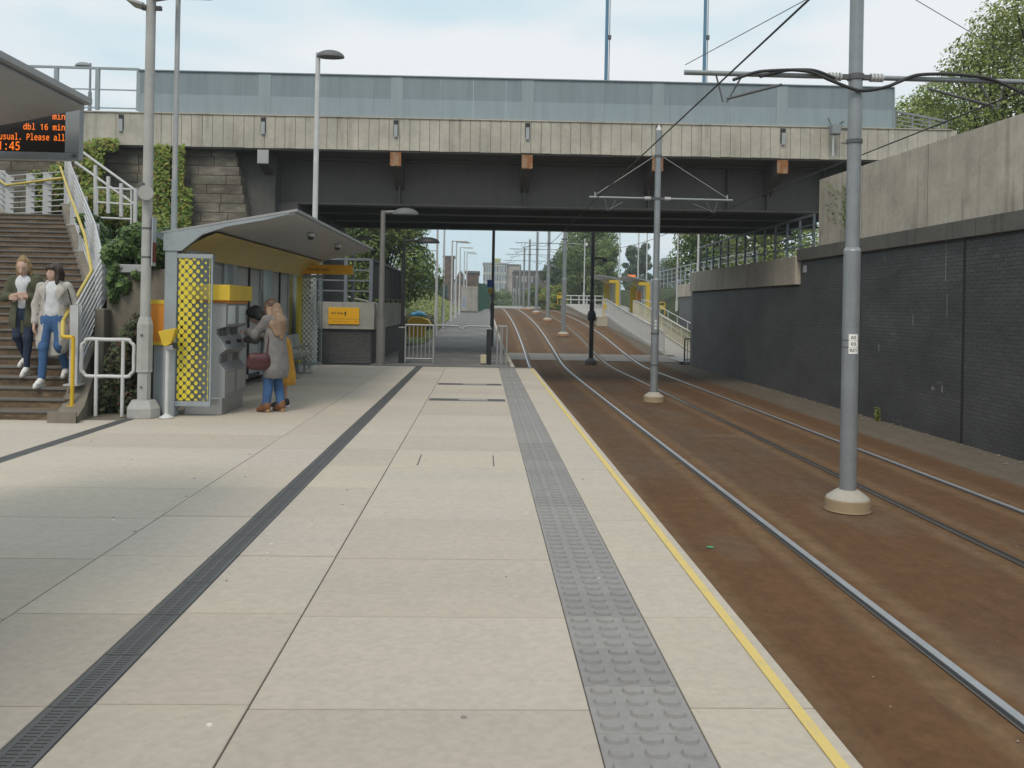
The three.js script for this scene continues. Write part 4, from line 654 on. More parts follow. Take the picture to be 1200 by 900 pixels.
// ------------------------------------------------------------------ stairs on the left
const STEP0 = 11.3, RISE = 0.12, GO = 0.3, NST = 29;
const stairEdge = profile([[11.0, -5.42], [11.3, -5.5], [13.96, -6.2], [15.26, -6.95], [20.7, -10.1], [22.5, -11.0]]);
const stairY = (d) => Math.max(0, (d - STEP0 + GO) / GO * RISE);
{
  const t = thing('staircase', 'brown concrete staircase climbing beside the bridge', 'stairs');
  const stepM = tones(M(lin(0.25, 0.19, 0.14), 0.9, { map: texture(512, 256, (u, v) => { const a = tfbm(u, v, 5, 8, 4, 301), b = tfbm(u, v, 60, 40, 3, 305), s = smooth(0.62, 0.72, tfbm(u, v, 7, 9, 3, 309)); const k = 0.74 + 0.45 * (a - 0.5) + 0.25 * (b - 0.5); return [lerp(k, 1, s * 0.5), lerp(k * 0.96, 0.95, s * 0.5), lerp(k * 0.9, 0.9, s * 0.5)]; }, 2.2, 1.1), bumpMap: T.grain, bumpScale: 0.004 }), 6, 0.35, 21), nose = M(lin(0.17, 0.162, 0.15), 0.8, { map: T.concrete }), R = rng(61);
  for (let i = 0; i < NST; i++) {
    const d = STEP0 + i * GO, xr = stairEdge(d) + 0.06, y = (i + 1) * RISE;
    const s = mesh('step', boxD(-15, xr, y - RISE - 0.02, y, d, d + GO + 0.3, 0.008), stepM[Math.floor(R() * 6)], t);
    mesh('nosing', boxD(-14.9, xr - 0.02, y - 0.028, y + 0.004, d - 0.022, d + 0.05, 0.005), nose, s);
  }
  const dT = STEP0 + NST * GO, yT = NST * RISE;
  mesh('landing', boxD(-15, -9.5, yT - 0.3, yT - 0.004, dT - 0.05, dT + 1.3), stepM[0], t);
  for (let i = 0; i < 8; i++) { const d = dT + 1.3 + i * GO, y = yT + (i + 1) * RISE; mesh('step', boxD(-17, -12.0 - i * 0.32, y - RISE, y, d, d + GO + 0.3, 0.008), stepM[i % 6], t); }
  // stringer wall on the right of the flight
  const ds = range(STEP0 - 0.25, dT, 0.5), str = ds.slice(0, -1).map((d, i) => { const e = ds[i + 1], xa = stairEdge(d), xb = stairEdge(e), w = d < 12 ? 0.3 : 0.16; const sy = (q) => stairY(q) + 0.14 - 0.24 * smooth(12.5, 11.2, q), ya = Math.max(0.08, sy(d)), yb = Math.max(0.08, sy(e)); const q = quads([[W(xa, -0.1, d), W(xa, ya, d), W(xa + w, ya, d), W(xa + w, -0.1, d)], [W(xb, -0.1, e), W(xb, yb, e), W(xb + w, yb, e), W(xb + w, -0.1, e)]]).toNonIndexed(); q.computeVertexNormals(); return q; });
  mesh('stringer', [...str, boxD(-5.5, -5.14, -0.05, 0.14, STEP0 - 0.25, STEP0 - 0.23)], M(lin(0.25, 0.225, 0.19), 0.92, { map: T.streak }), t);
  mesh('upper_stringer', [quads([[W(-11.75, yT, dT + 1.2), W(-11.75, yT + 0.16, dT + 1.2), W(-11.6, yT + 0.16, dT + 1.2)], [W(-14.4, yT + 1.1, dT + 3.7), W(-14.4, yT + 1.26, dT + 3.7), W(-14.25, yT + 1.26, dT + 3.7)]])], M(lin(0.3, 0.27, 0.23), 0.92, { map: T.streak }), t);
}
{
  const post = M(lin(0.5, 0.515, 0.53), 0.5, { map: T.paint }), hand = M(lin(0.6, 0.46, 0.09), 0.5, { map: T.paint }), hand2 = M(lin(0.72, 0.46, 0.02), 0.5, { map: T.paint });
  const t = thing('stair_railing', 'white multi rail balustrade with yellow handrail along the staircase', 'railing');
  const H = 1.08, ds = [11.75, 13.6, 15.3, 17.0, 18.6, 20.1], P = ds.map((d) => W(stairEdge(d) + 0.1, stairY(d) + 0.12, d));
  P.forEach((p, i) => { mesh('post', [flat(p.clone(), p.clone().setY(p.y + H), 0.11, 0.014), flat(p.clone().add(V(0, 0, -0.1)), p.clone().add(V(0, H, -0.1)), 0.11, 0.014), box(p.x - 0.1, p.x + 0.1, p.y - 0.01, p.y + 0.012, p.z - 0.16, p.z + 0.07)], post, t); });
  for (let i = 0; i < P.length - 1; i++) for (let k = 0; k < 10; k++) { const y = 0.12 + k * 0.106; mesh('rail', bar(P[i].clone().add(V(0, y, -0.05)), P[i + 1].clone().add(V(0, y, -0.05)), 0.018, 0.018, 8), post, t); }
  const Hd = ds.map((d) => W(stairEdge(d) - 0.05, stairY(d) + 0.12 + 0.86, d)), h0 = Hd[0].clone();
  h0.add(V(0.07, -0.2, 0.15));
  const low = h0.clone().add(V(0.15, -0.01, 0.02));
  mesh('handrail', [bar(h0, Hd[0], 0.028), ...Hd.slice(0, -1).map((p, i) => bar(p, Hd[i + 1], 0.026))], hand, t);
  mesh('handrail_foot', [bar(h0, low, 0.026), bar(low, low.clone().setY(0.13), 0.026), new THREE.CylinderGeometry(0.07, 0.07, 0.015, 14).translate(low.x, 0.16, low.z)], hand2, t);
  // landing screen and upper flight
  const yL = NST * RISE, dL = STEP0 + NST * GO + 1.25, a = W(-11.6, yL, dL), b = W(-9.8, yL, 20.3), u = W(-14.6, yL + 1.2, dL + 3);
  const l = thing('landing_railing', 'white multi rail balustrade round the stair landing below the board', 'railing');
  for (const f of [0.02, 0.4, 0.7]) { const p = a.clone().lerp(b, f); mesh('post', flat(p, p.clone().setY(p.y + H), 0.2, 0.03), post, l); }
  for (let k = 0; k < 8; k++) mesh('rail', bar(a.clone().setY(yL + 0.14 + k * 0.132), b.clone().setY(yL + 0.14 + k * 0.132), 0.014, 0.014, 6), post, l);
  for (const f of [0.15, 0.5, 0.85]) { const p = a.clone().lerp(u, f); mesh('post', flat(p, p.clone().setY(p.y + H), 0.24, 0.03), post, l); }
  for (let k = 0; k < 8; k++) { const y = 0.14 + k * 0.132; mesh('rail', bar(a.clone().setY(a.y + y), u.clone().setY(u.y + y), 0.016, 0.016, 6), post, l); }
  mesh('handrail', [bar(b.clone().add(V(0, 0.9, 0.1)), a.clone().add(V(0, 0.82, 0.1)), 0.028), bar(a.clone().add(V(0, 0.82, 0.1)), u.clone().add(V(0, 0.9, 0.1)), 0.028)], hand, l);
}
// second white rail on the planted slope, with a small gate frame
{
  const t = thing('slope_railing', 'white handrail sloping down to a small gate frame in the ivy', 'railing'), d = 19;
  const A = atD(88, 172, d), B = atD(157, 222, d), A2 = atD(88, 190, d), B2 = atD(157, 239, d), g = (x, y) => atD(x, y, d);
  mesh('rail', [bar(A, B, 0.028), bar(A2, B2, 0.028)], mats.white, t);
  for (const [x, y0, y1] of [[112, 194, 238], [127, 207, 236], [142, 215, 240]]) mesh('post', bar(g(x, y1 + 14), g(x, y0), 0.045), mats.white, t);
  mesh('gate_frame', [bar(g(158, 282), g(159, 221), 0.045), bar(g(153.5, 282), g(154, 221), 0.022), bar(g(114, 262), g(114, 220), 0.025), bar(g(114, 220), g(155, 222), 0.025), bar(g(114, 237), g(155, 240), 0.025), bar(g(114, 255), g(155, 257), 0.025)], mats.white, t);
}
// retaining wall below the planted slope
{
  const t = thing('planter_wall', 'stained concrete retaining wall under the ivy behind the columns', 'wall');
  mesh('wall', boxD(-5.5, -4.5, -0.1, 2.05, 12.7, 12.95, 0.02), mats.planter, t);
  mesh('wall_pier', boxD(-5.56, -5.42, -0.1, 1.45, 12.45, 12.68, 0.02), mats.planter, t);
  mesh('name_rail', boxD(-5.35, -4.85, 1.98, 2.1, 12.6, 12.69, 0.01), mats.galv, t);
  // planted soil slope behind it
  const rows = range(12.95, 24.2, 0.75).map((d) => range(-14.5, -4.4, 0.6).map((x) => { const e = stairEdge(Math.min(22, d)) + 0.2, lim = x < e ? -5 : 0; return W(x, lim < 0 ? Math.max(-0.5, stairY(Math.min(20.6, d)) - 0.35) : Math.min(1.9 + (d - 12.95) * 0.16 + 0.2 * fbm3(x, d, 0, 3), 1.8 + (e > -20 ? Math.max(0, (-4.5 - x)) * 0.3 : 0)), d); }));
  structure('planted_slope', quads(rows), mats.soil);
}
// ------------------------------------------------------------------ foliage
const leafMap = null;
function leafMaterial(c) { const m = new THREE.MeshPhysicalMaterial({ color: '#ffffff', vertexColors: true, roughness: 0.75, side: THREE.DoubleSide, transmission: 0.28, thickness: 0 }); return m; }
const leafM = leafMaterial();
function leafGeo(n, seed, size, place, tints) {                    // place(R) -> [x,y,z,nx,ny,nz]
  const R = rng(seed), pos = new Float32Array(n * 12), col = new Float32Array(n * 12), nor = new Float32Array(n * 12), idx = [];
  const nv = V(), tv = V(), bv = V();
  for (let i = 0; i < n; i++) {
    const p = place(R), s = size * (0.6 + R() * 0.8);
    nv.set(p[3] + (R() - 0.5) * 1.5, p[4] + (R() - 0.5) * 1.2 + 0.25, p[5] + (R() - 0.5) * 1.5).normalize();
    tv.set(R() - 0.5, R() - 0.5, R() - 0.5).cross(nv).normalize(); bv.crossVectors(nv, tv);
    const tn = tints[Math.floor(R() * tints.length)], k = 0.75 + R() * 0.5;
    const q = [[-0.5, 0, 0], [0, -0.36, 0.08], [0.5, 0, 0], [0, 0.36, 0.08]];
    for (let j = 0; j < 4; j++) { const o = i * 12 + j * 3; for (let a = 0; a < 3; a++) { const c = 'xyz'[a]; pos[o + a] = p[a] + s * (q[j][0] * tv[c] + q[j][1] * bv[c] + q[j][2] * nv[c]); nor[o + a] = nv[c]; col[o + a] = tn[a] * k; } }
    const b = i * 4; idx.push(b, b + 1, b + 2, b, b + 2, b + 3);
  }
  const g = new THREE.BufferGeometry(); g.setAttribute('position', new THREE.BufferAttribute(pos, 3)); g.setAttribute('normal', new THREE.BufferAttribute(nor, 3)); g.setAttribute('color', new THREE.BufferAttribute(col, 3)); g.setIndex(idx); g.userData.done = true; return g;
}
const tints = {
  ivy: [[0.17, 0.25, 0.03], [0.24, 0.32, 0.045], [0.11, 0.19, 0.025], [0.28, 0.34, 0.06], [0.26, 0.2, 0.04]],
  tree: [[0.12, 0.18, 0.04], [0.16, 0.23, 0.05], [0.085, 0.14, 0.03], [0.2, 0.25, 0.06]],
  dark: [[0.06, 0.1, 0.035], [0.08, 0.13, 0.045], [0.05, 0.085, 0.03]],
  bright: [[0.24, 0.3, 0.07], [0.32, 0.36, 0.1], [0.19, 0.25, 0.055], [0.22, 0.29, 0.065]],
  shrub: [[0.05, 0.08, 0.025], [0.07, 0.1, 0.03], [0.035, 0.06, 0.02], [0.1, 0.11, 0.05], [0.12, 0.06, 0.04]],
  deep: [[0.05, 0.11, 0.02], [0.08, 0.15, 0.025], [0.11, 0.19, 0.04], [0.035, 0.075, 0.015]],
};
function lobePlace(lobes) { const w = lobes.map((l) => l[3] * l[4] + l[4] * l[5]), tot = w.reduce((a, b) => a + b); return (R) => { let k = R() * tot, i = 0; while (k > w[i] && i < lobes.length - 1) k -= w[i++]; const l = lobes[i]; let x, y, z, m; do { x = R() * 2 - 1; y = R() * 2 - 1; z = R() * 2 - 1; m = Math.hypot(x, y, z); } while (m > 1 || m < 0.05); const r = (0.45 + 0.6 * Math.sqrt(R())) / m; return [l[0] + x * r * l[3], l[1] + y * r * l[4], l[2] + z * r * l[5], x / m, y / m, z / m]; }; }
function tree(name, label, base, H, rad, o = {}) {
  const t = thing(name, label, o.cat ?? 'tree', base, 0, o.group), R = rng(o.seed ?? 1), lobes = [], tg = [];
  const th = H * (o.trunk ?? 0.35);
  tg.push(bar(V(0, -0.3, 0), V((R() - 0.5) * 0.3, th, (R() - 0.5) * 0.3), H * 0.028, H * 0.018, 9));
  const nl = o.lobes ?? 16;
  for (let i = 0; i < nl; i++) {
    const f = (i + 0.5) / nl, y = th * 0.75 + (H - th * 0.75) * f, env = (o.shape === 'tall' ? Math.sin(Math.PI * Math.min(1, 0.12 + f * 0.88)) ** 0.6 : Math.sin(Math.PI * (0.16 + 0.78 * f))) * rad, a = i * 2.4 + R(), rr = env * (0.35 + 0.45 * R());
    const lr = rad * (0.28 + 0.2 * R()) * (o.loose ?? 1), c = [Math.cos(a) * rr, y, Math.sin(a) * rr, lr, lr * (0.75 + 0.2 * R()), lr]; lobes.push(c);
    tg.push(bar(V(0, th * (0.6 + 0.4 * f), 0), V(c[0], c[1], c[2]), H * 0.01, H * 0.003, 5));
  }
  mesh('trunk', tg, mats.bark, t);
  mesh('crown', leafGeo(Math.round((o.leaves ?? 5000) * (o.dense ?? 2.3)), (o.seed ?? 1) * 7 + 3, (o.leaf ?? 0.3) * 0.72, lobePlace(lobes), tints[o.tint ?? 'tree']), leafM, t);
  return t;
}
// ivy and shrubs near the stairs
function foliage(name, label, cat, geo, parentPos = V(), group) { const m = mesh(name, geo, leafM); return tag(m, label, cat, group); }
{
  const wallLeaf = (pts) => (R) => { const k = pts[Math.floor(R() * pts.length)]; const x = lerp(k[0], k[1], R()), y = lerp(k[2], k[3], R() ** 1.0); return [x, y, 0, 0, 0.15, 1]; };
  const strips = (list, d, dep, jag) => (R) => { const k = list[Math.floor(R() * list.length)], px = lerp(k[0], k[2], R()), py = lerp(k[1], k[3], R()); const p = atD(px + (R() - 0.5) * jag, py + (R() - 0.5) * jag, d - R() * dep); return [p.x, p.y, p.z, 0, 0.2, 1]; };
  foliage('climbing_ivy', 'bright ivy climbing the abutment behind the thin lamp column', 'ivy', leafGeo(8500, 301, 0.115, strips([[182, 172, 197, 215], [180, 210, 199, 265], [180, 250, 201, 290], [205, 172, 213, 205], [204, 195, 212, 235], [204, 222, 222, 262], [205, 255, 220, 280], [186, 180, 196, 280]], 24.2, 0.4, 7), tints.ivy));
  foliage('climbing_ivy', 'ivy clump on the abutment right of the departure board', 'ivy', leafGeo(4600, 302, 0.115, strips([[94, 168, 120, 200], [96, 190, 118, 225], [112, 165, 136, 176], [98, 215, 116, 240]], 24.0, 0.5, 6), tints.ivy));
  const B = (name, label, seed, n, leaf, tint, boxes, d, depth) => { const lobes = boxes.map(([x, y, rx, ry]) => { const p = atD(x, y, d), q = atD(x + rx, y - ry, d); return [p.x, p.y, p.z - depth * 0.4, q.x - p.x, q.y - p.y, depth]; }); foliage(name, label, 'shrub', leafGeo(n, seed, leaf, lobePlace(lobes), tints[tint])); };
  B('ivy_mound', 'lush ivy mound spilling over the concrete wall by the column', 303, 9500, 0.085, 'deep', [[150, 290, 24, 14], [132, 300, 14, 16], [180, 300, 22, 16], [140, 318, 12, 16], [148, 335, 10, 12], [136, 345, 6, 14], [165, 322, 10, 8], [190, 285, 12, 18], [160, 276, 26, 14], [134, 330, 7, 12]], 12.75, 0.35);
  B('slope_shrub', 'yellow green shrub on the slope behind the gate frame', 304, 7500, 0.1, 'ivy', [[130, 250, 24, 24], [115, 235, 14, 16], [160, 255, 20, 20], [100, 245, 12, 18], [185, 268, 14, 18]], 20, 1.0);
  B('slope_shrub', 'green shrub below the stair landing railing', 305, 3800, 0.1, 'deep', [[108, 272, 12, 12], [100, 258, 8, 8], [116, 290, 10, 12]], 17, 0.5);
  B('slope_shrub', 'yellow green shrub seen through the landing railing', 306, 3500, 0.11, 'ivy', [[62, 225, 16, 22], [45, 240, 10, 12], [70, 205, 14, 16], [40, 215, 10, 16], [82, 215, 12, 20]], 23.6, 0.5);
  B('hedge_shrub', 'dark leggy shrub behind the white hoop barrier', 307, 5200, 0.055, 'shrub', [[140, 430, 20, 36], [128, 462, 18, 22], [150, 400, 12, 24], [120, 480, 14, 10], [150, 470, 14, 18], [158, 385, 10, 18]], 12.2, 0.35);
  // sprig growing from the wall joint on the right
  foliage('wall_sprig', 'small green sprig growing from the concrete parapet joint behind the mast', 'plant', leafGeo(260, 308, 0.07, (R) => { const f = R(), p = atX(993 - 25 * f * (R() > 0.5 ? 1 : 0.2), 255 - 15 * (f - 0.5) + 50 * (R() - 0.7), WALL + 0.05); return [p.x, p.y, p.z, -1, 0.2, 0]; }, tints.tree));
  foliage('wall_weed', 'low weed at the foot of the brick wall behind the mast', 'plant', leafGeo(160, 309, 0.07, (R) => { const p = atY(1011 + (R() - 0.5) * 8, 492, -0.85); return [WALL - 0.06 - R() * 0.1, -0.85 + R() ** 2 * 0.3, p.z, -0.5, 0.6, 0]; }, tints.ivy));
}
// trees
{
  const b = (px, d) => { const p = atD(px, 360, d); return V(p.x, groundY(p.x, d), p.z); };
  const right = (px, d, y = 3) => { const p = atD(px, 300, d); return V(p.x, y, p.z); };
  tree('roadside_tree', 'leafy light green tree behind the concrete parapet by the bridge', right(1165, 26, 3.0), 7.7, 3.3, { seed: 3, leaves: 9000, dense: 2.4, leaf: 0.14, loose: 0.62, tint: 'bright', trunk: 0.3, lobes: 44 });
  tree('roadside_tree', 'taller light green tree leaning in past the parapet top', right(1250, 24, 3.0), 9.4, 3.1, { seed: 4, leaves: 8000, dense: 2.4, leaf: 0.14, loose: 0.62, tint: 'bright', trunk: 0.3, lobes: 44 });
  tree('roadside_tree', 'low bush like tree at the bridge railing end', right(1092, 29, 4.0), 5.2, 2.5, { seed: 5, leaves: 4500, dense: 3.4, leaf: 0.14, loose: 0.7, tint: 'bright', trunk: 0.2, lobes: 26 });
  tree('broadleaf_tree', 'large green tree on the bank behind the black lamp post', b(447, 46), 6.6, 3.0, { seed: 6, leaves: 9000, leaf: 0.24, tint: 'tree', trunk: 0.2, lobes: 24 });
  tree('broadleaf_tree', 'dark green tree behind the shelter roof end', b(402, 50), 7.8, 4.0, { seed: 7, leaves: 9000, leaf: 0.26, tint: 'dark', trunk: 0.2, lobes: 26 });
  tree('broadleaf_tree', 'broad deep green tree behind the far platform', b(690, 104), 11.0, 4.6, { seed: 8, leaves: 9000, leaf: 0.36, tint: 'tree', trunk: 0.2, lobes: 26 });
  tree('broadleaf_tree', 'round dark tree left of the far platform beyond the line', b(664, 112), 9.6, 3.4, { seed: 9, leaves: 7000, leaf: 0.36, tint: 'dark', trunk: 0.2, lobes: 22 });
  tree('broadleaf_tree', 'light willow like tree in front of the round dark tree', b(706, 94), 6.6, 2.3, { seed: 19, leaves: 5000, leaf: 0.3, tint: 'tree', trunk: 0.15, lobes: 16 });
  tree('poplar_tree', 'tall dark poplar behind the far shelters', b(738, 150), 15.5, 2.2, { seed: 10, leaves: 4500, leaf: 0.42, tint: 'dark', shape: 'tall', trunk: 0.12, lobes: 22, group: 'dark poplars' });
  tree('poplar_tree', 'tall dark poplar beside its twin behind the far shelters', b(753, 152), 16.5, 2.4, { seed: 11, leaves: 4500, leaf: 0.42, tint: 'dark', shape: 'tall', trunk: 0.12, lobes: 22, group: 'dark poplars' });
  tree('broadleaf_tree', 'hazy green tree behind the far shelter roofs', b(785, 140), 12, 4.2, { seed: 12, leaves: 5500, leaf: 0.42, tint: 'dark', trunk: 0.15, lobes: 18 });
  tree('broadleaf_tree', 'green tree behind the walkway railing under the bridge', b(830, 62), 7.0, 3.4, { seed: 13, leaves: 7000, leaf: 0.28, tint: 'tree', trunk: 0.2, lobes: 22 });
  tree('broadleaf_tree', 'green tree seen through the right end of the walkway railing', b(905, 52), 6.4, 3.2, { seed: 14, leaves: 6000, leaf: 0.26, tint: 'bright', trunk: 0.2, lobes: 20 });
  [[628, 116, 4.2, 2.4], [646, 98, 2.2, 1.6], [655, 92, 1.9, 1.4], [590, 150, 2.2, 3], [612, 155, 2.4, 3], [575, 130, 2.2, 2]].forEach(([px, d, h, r], i) => tree('lineside_bush', ['bush under the brick block beyond the masts', 'yellow green bush at the end of the far platform', 'low rounded bush beside the far platform end', 'wide bush below the pale apartment block', 'bush between the two far apartment blocks', 'bush beside the green fence at the end of the path'][i], b(px, d), h + (d > 128 ? 5 : d > 110 ? 1.5 : 0.6), r, { seed: 20 + i, leaves: 2600, leaf: 0.34, tint: i === 1 || i === 2 ? 'ivy' : 'tree', trunk: 0.08, lobes: 12, cat: 'bush' }));
  // grass on the bank
  const g = leafGeo(16000, 400, 0.16, (R) => { const d = 34 + R() * 60, x = -2.35 - R() * 9; return [x, groundY(x, d) + 0.03 + R() * 0.08, -d, 0, 0.9, 0.4]; }, [[0.17, 0.24, 0.03], [0.22, 0.27, 0.04], [0.13, 0.19, 0.03], [0.24, 0.26, 0.06]]);
  const gm = mesh('bank_grass', g, leafM); gm.userData.kind = 'stuff'; tag(gm, 'rough grass on the bank beside the path', 'grass');
  foliage('bank_shrub', 'dark dry shrub on the bank beside the yellow bin', 'shrub', leafGeo(3500, 401, 0.12, lobePlace([[-3.7, 0.45, -34, 0.5, 0.45, 1.2], [-3.3, 0.7, -41, 0.7, 0.5, 1.6], [-3.0, 0.7, -44, 0.6, 0.45, 2]]), tints.shrub));
}
// ------------------------------------------------------------------ gate and barriers at the platform end
{
  const d = 23.3, wht = mats.galv, gx = (px) => atD(px, 400, d).x;
  const t = thing('pedestrian_barrier', 'white upright bar barrier left of the open path', 'barrier', V());
  const top = atD(495, 381, d).y, x0 = gx(475), x1 = gx(508);
  mesh('frame', [bar(W(x0, 0, d), W(x0, top, d), 0.025), bar(W(x1, 0, d), W(x1, top, d), 0.03), bar(W(x0, top, d), W(x1, top, d), 0.025), bar(W(x0, 0.12, d), W(x1, 0.12, d), 0.018)], wht, t);
  for (let k = 1; k < 7; k++) { const x = lerp(x0, x1, k / 7); mesh('bar', bar(W(x, 0.12, d), W(x, top, d), 0.012, 0.012, 6), wht, t); }
  const g = thing('swing_gate', 'white two leaf swing rail across the path', 'gate'), xa = gx(509), xm = gx(541), xb = gx(575);
  mesh('gate_leaf', [tube([W(xa, 0.0, d + 0.1), W(xa, top - 0.08, d + 0.1), W(xa + 0.1, top, d + 0.1), W(xm - 0.12, top - 0.01, d + 0.1), W(xm, top - 0.1, d + 0.1)], 0.024, 8, 30)], wht, g);
  mesh('gate_leaf', [tube([W(xm + 0.02, top - 0.1, d + 0.1), W(xm + 0.12, top - 0.01, d + 0.1), W(xb - 0.1, top - 0.01, d + 0.1), W(xb, top - 0.04, d + 0.1)], 0.024, 8, 30)], wht, g);
  const e = thing('end_hoop', 'short white hoop fence between the black post and the track', 'barrier'), xe0 = gx(583), xe1 = gx(594);
  mesh('hoop', [tube([W(xe0, 0, d), W(xe0, top - 0.05, d), W(xe0 + 0.05, top, d), W(xe1 - 0.05, top, d), W(xe1, top - 0.05, d), W(xe1, 0, d)], 0.024, 8, 40)], wht, e); mesh('bar', bar(W((xe0 + xe1) / 2, 0, d), W((xe0 + xe1) / 2, top, d), 0.018), wht, e); mesh('bar', bar(W((xe0 * 2 + xe1) / 3, 0, d), W((xe0 * 2 + xe1) / 3, top, d), 0.018), wht, e);
  for (const [px, lab] of [[470.5, 'black square gate post beside the sign wall'], [573, 'black square gate post below the plain pole']]) { const p = thing('gate_post', lab, 'post', W(gx(px), 0, d)); mesh('post', box(-0.07, 0.07, 0, 0.95, -0.07, 0.07, 0.01), mats.black, p); mesh('post_cap', box(-0.078, 0.078, 0.95, 0.975, -0.078, 0.078, 0.008), mats.galv, p); }
  const nb = atD(567, 417, d); const pl = thing('kerb_block', 'small cream block at the foot of the black gate post', 'block', W(nb.x, 0, d - 0.02)); mesh('block', box(-0.09, 0.07, 0.0, 0.26, -0.06, 0.06, 0.01), M(lin(0.5, 0.44, 0.3), 0.8), pl); mesh('block_foot', box(-0.1, 0.08, 0, 0.03, -0.07, 0.07), mats.slate, pl);
}
// yellow grit bin with a blue bag on its lid
{
  const d = 38, p = atD(491, 392, d), t = thing('grit_bin', 'rounded yellow grit bin behind the white barrier', 'bin', V(p.x, groundY(p.x, d), p.z));
  const y1 = atD(491, 372, d).y - groundY(p.x, d) , y0 = 0.05; const m = M(lin(0.75, 0.47, 0.02), 0.55, { map: T.paint });
  mesh('body', extrude([[-0.4, y0], [0.2, y0], [0.3, y1 - 0.35], [-0.42, y1 - 0.35]], 0.6, 0.03).translate(0, 0, 0.3), m, t); mesh('lid', extrude([[-0.45, y1 - 0.35], [0.55, y1 - 0.36], [0.4, y1 - 0.12], [0.1, y1], [-0.3, y1], [-0.44, y1 - 0.15]], 0.66, 0.03).translate(0, 0, 0.33), m, t); mesh('hinge', box(-0.42, 0.3, y1 - 0.37, y1 - 0.33, 0.34, 0.36), mats.slate, t);
  const bag = new THREE.IcosahedronGeometry(0.3, 3), q = bag.attributes.position; for (let i = 0; i < q.count; i++) { const v = V().fromBufferAttribute(q, i), k = 1 + 0.5 * fbm3(v.x * 5, v.y * 5, v.z * 5, 3); q.setXYZ(i, v.x * k * 1.1, Math.max(-0.1, v.y * k * 0.5), v.z * k); } bag.computeVertexNormals();
  const bg = tag(mesh('plastic_bag', bag, M(lin(0.08, 0.36, 0.6), 0.4)), 'crumpled blue plastic bag lying on the yellow bin', 'bag'); bg.position.set(p.x - 0.05, groundY(p.x, d) + y1 + 0.12, p.z);
}
// white rail on the grass bank
railing('bank_handrail', 'white handrail climbing the grass bank', [W(-3.6, groundY(-3.6, 40) + 0.2, 40), W(-7.2, groundY(-7.2, 40) + 0.7, 40)], 0.9, 3, [0.9, 0.5], mats.white, null, 0.05);
// equipment cabinet
{
  const d = 74, a = atD(540, 366, d), b = atD(560, 336, d), t = thing('equipment_cabinet', 'big pale grey equipment cabinet at the top of the path', 'cabinet', V((a.x + b.x) / 2, yPath(d), -d)), w = (b.x - a.x) / 2, h = b.y - yPath(d);
  mesh('body', box(-w, w, 0.1, h, -1.2, 0, 0.03), M(lin(0.42, 0.42, 0.4), 0.6, { map: T.streak }), t); mesh('door', box(-w * 0.25, w - 0.05, 0.18, h - 0.1, 0, 0.02, 0.005), M(lin(0.38, 0.38, 0.36), 0.6, { map: T.streak }), t); mesh('plinth', box(-w, w, -0.1, 0.1, -1.2, -0.01), mats.slate, t);
  for (const y of [0.5, 0.8, 1.1]) mesh('notice', box(-w * 0.8, -w * 0.45, y, y + 0.18, 0.003, 0.012), M(lin(0.2, 0.3, 0.5), 0.6), t);
}
// green mesh fence
{
  const t = thing('mesh_fence', 'dark green mesh fence along the top of the bank', 'fence'), A = W(-15, 0, 84), B = W(-4.2, 0, 104), m = M(lin(0.02, 0.075, 0.055), 0.6), N = 14;
  for (let k = 0; k < N; k++) { const p = A.clone().lerp(B, k / N), q = A.clone().lerp(B, (k + 1) / N), y = (v) => groundY(v.x, -v.z); p.y = y(p); q.y = y(q); mesh('post', bar(p.clone().setY(p.y - 0.1), p.clone().setY(p.y + 2.3), 0.05, 0.05, 6), m, t); const gs = []; for (let j = 1; j < 22; j++) { const r = p.clone().lerp(q, j / 22); gs.push(bar(r.clone().setY(r.y + 0.05), r.clone().setY(r.y + 2.25), 0.016, 0.016, 4)); } for (let j = 0; j < 12; j++) gs.push(flat(p.clone().setY(p.y + 0.1 + j * 0.19), q.clone().setY(q.y + 0.1 + j * 0.19), 0.02, 0.02)); mesh('mesh_panel', gs, m, t); }
  const t2 = thing('steel_fence', 'tall green paling fence beside the equipment cabinet', 'fence'); const C = W(atD(561, 360, 78).x, 0, 78), D = W(atD(573, 360, 98).x, 0, 98); for (let k = 0; k <= 26; k++) { const p = C.clone().lerp(D, k / 26); mesh('pale', box(p.x - 0.05, p.x + 0.05, yPath(-p.z) - 0.2, yPath(-p.z) + 2.6, p.z - 0.015, p.z + 0.015), m, t2); }
  const t3 = thing('white_kerb_fence', 'low white rail across the end of the rising tracks', 'fence'); mesh('rail', boxD(1.1, 7.4, 1.32, 1.6, 98, 98.15), mats.white, t3); mesh('post', boxD(1.5, 1.65, 0.5, 1.32, 98, 98.15), mats.white, t3); mesh('post', boxD(4.2, 4.35, 0.5, 1.32, 98, 98.15), mats.white, t3);
}
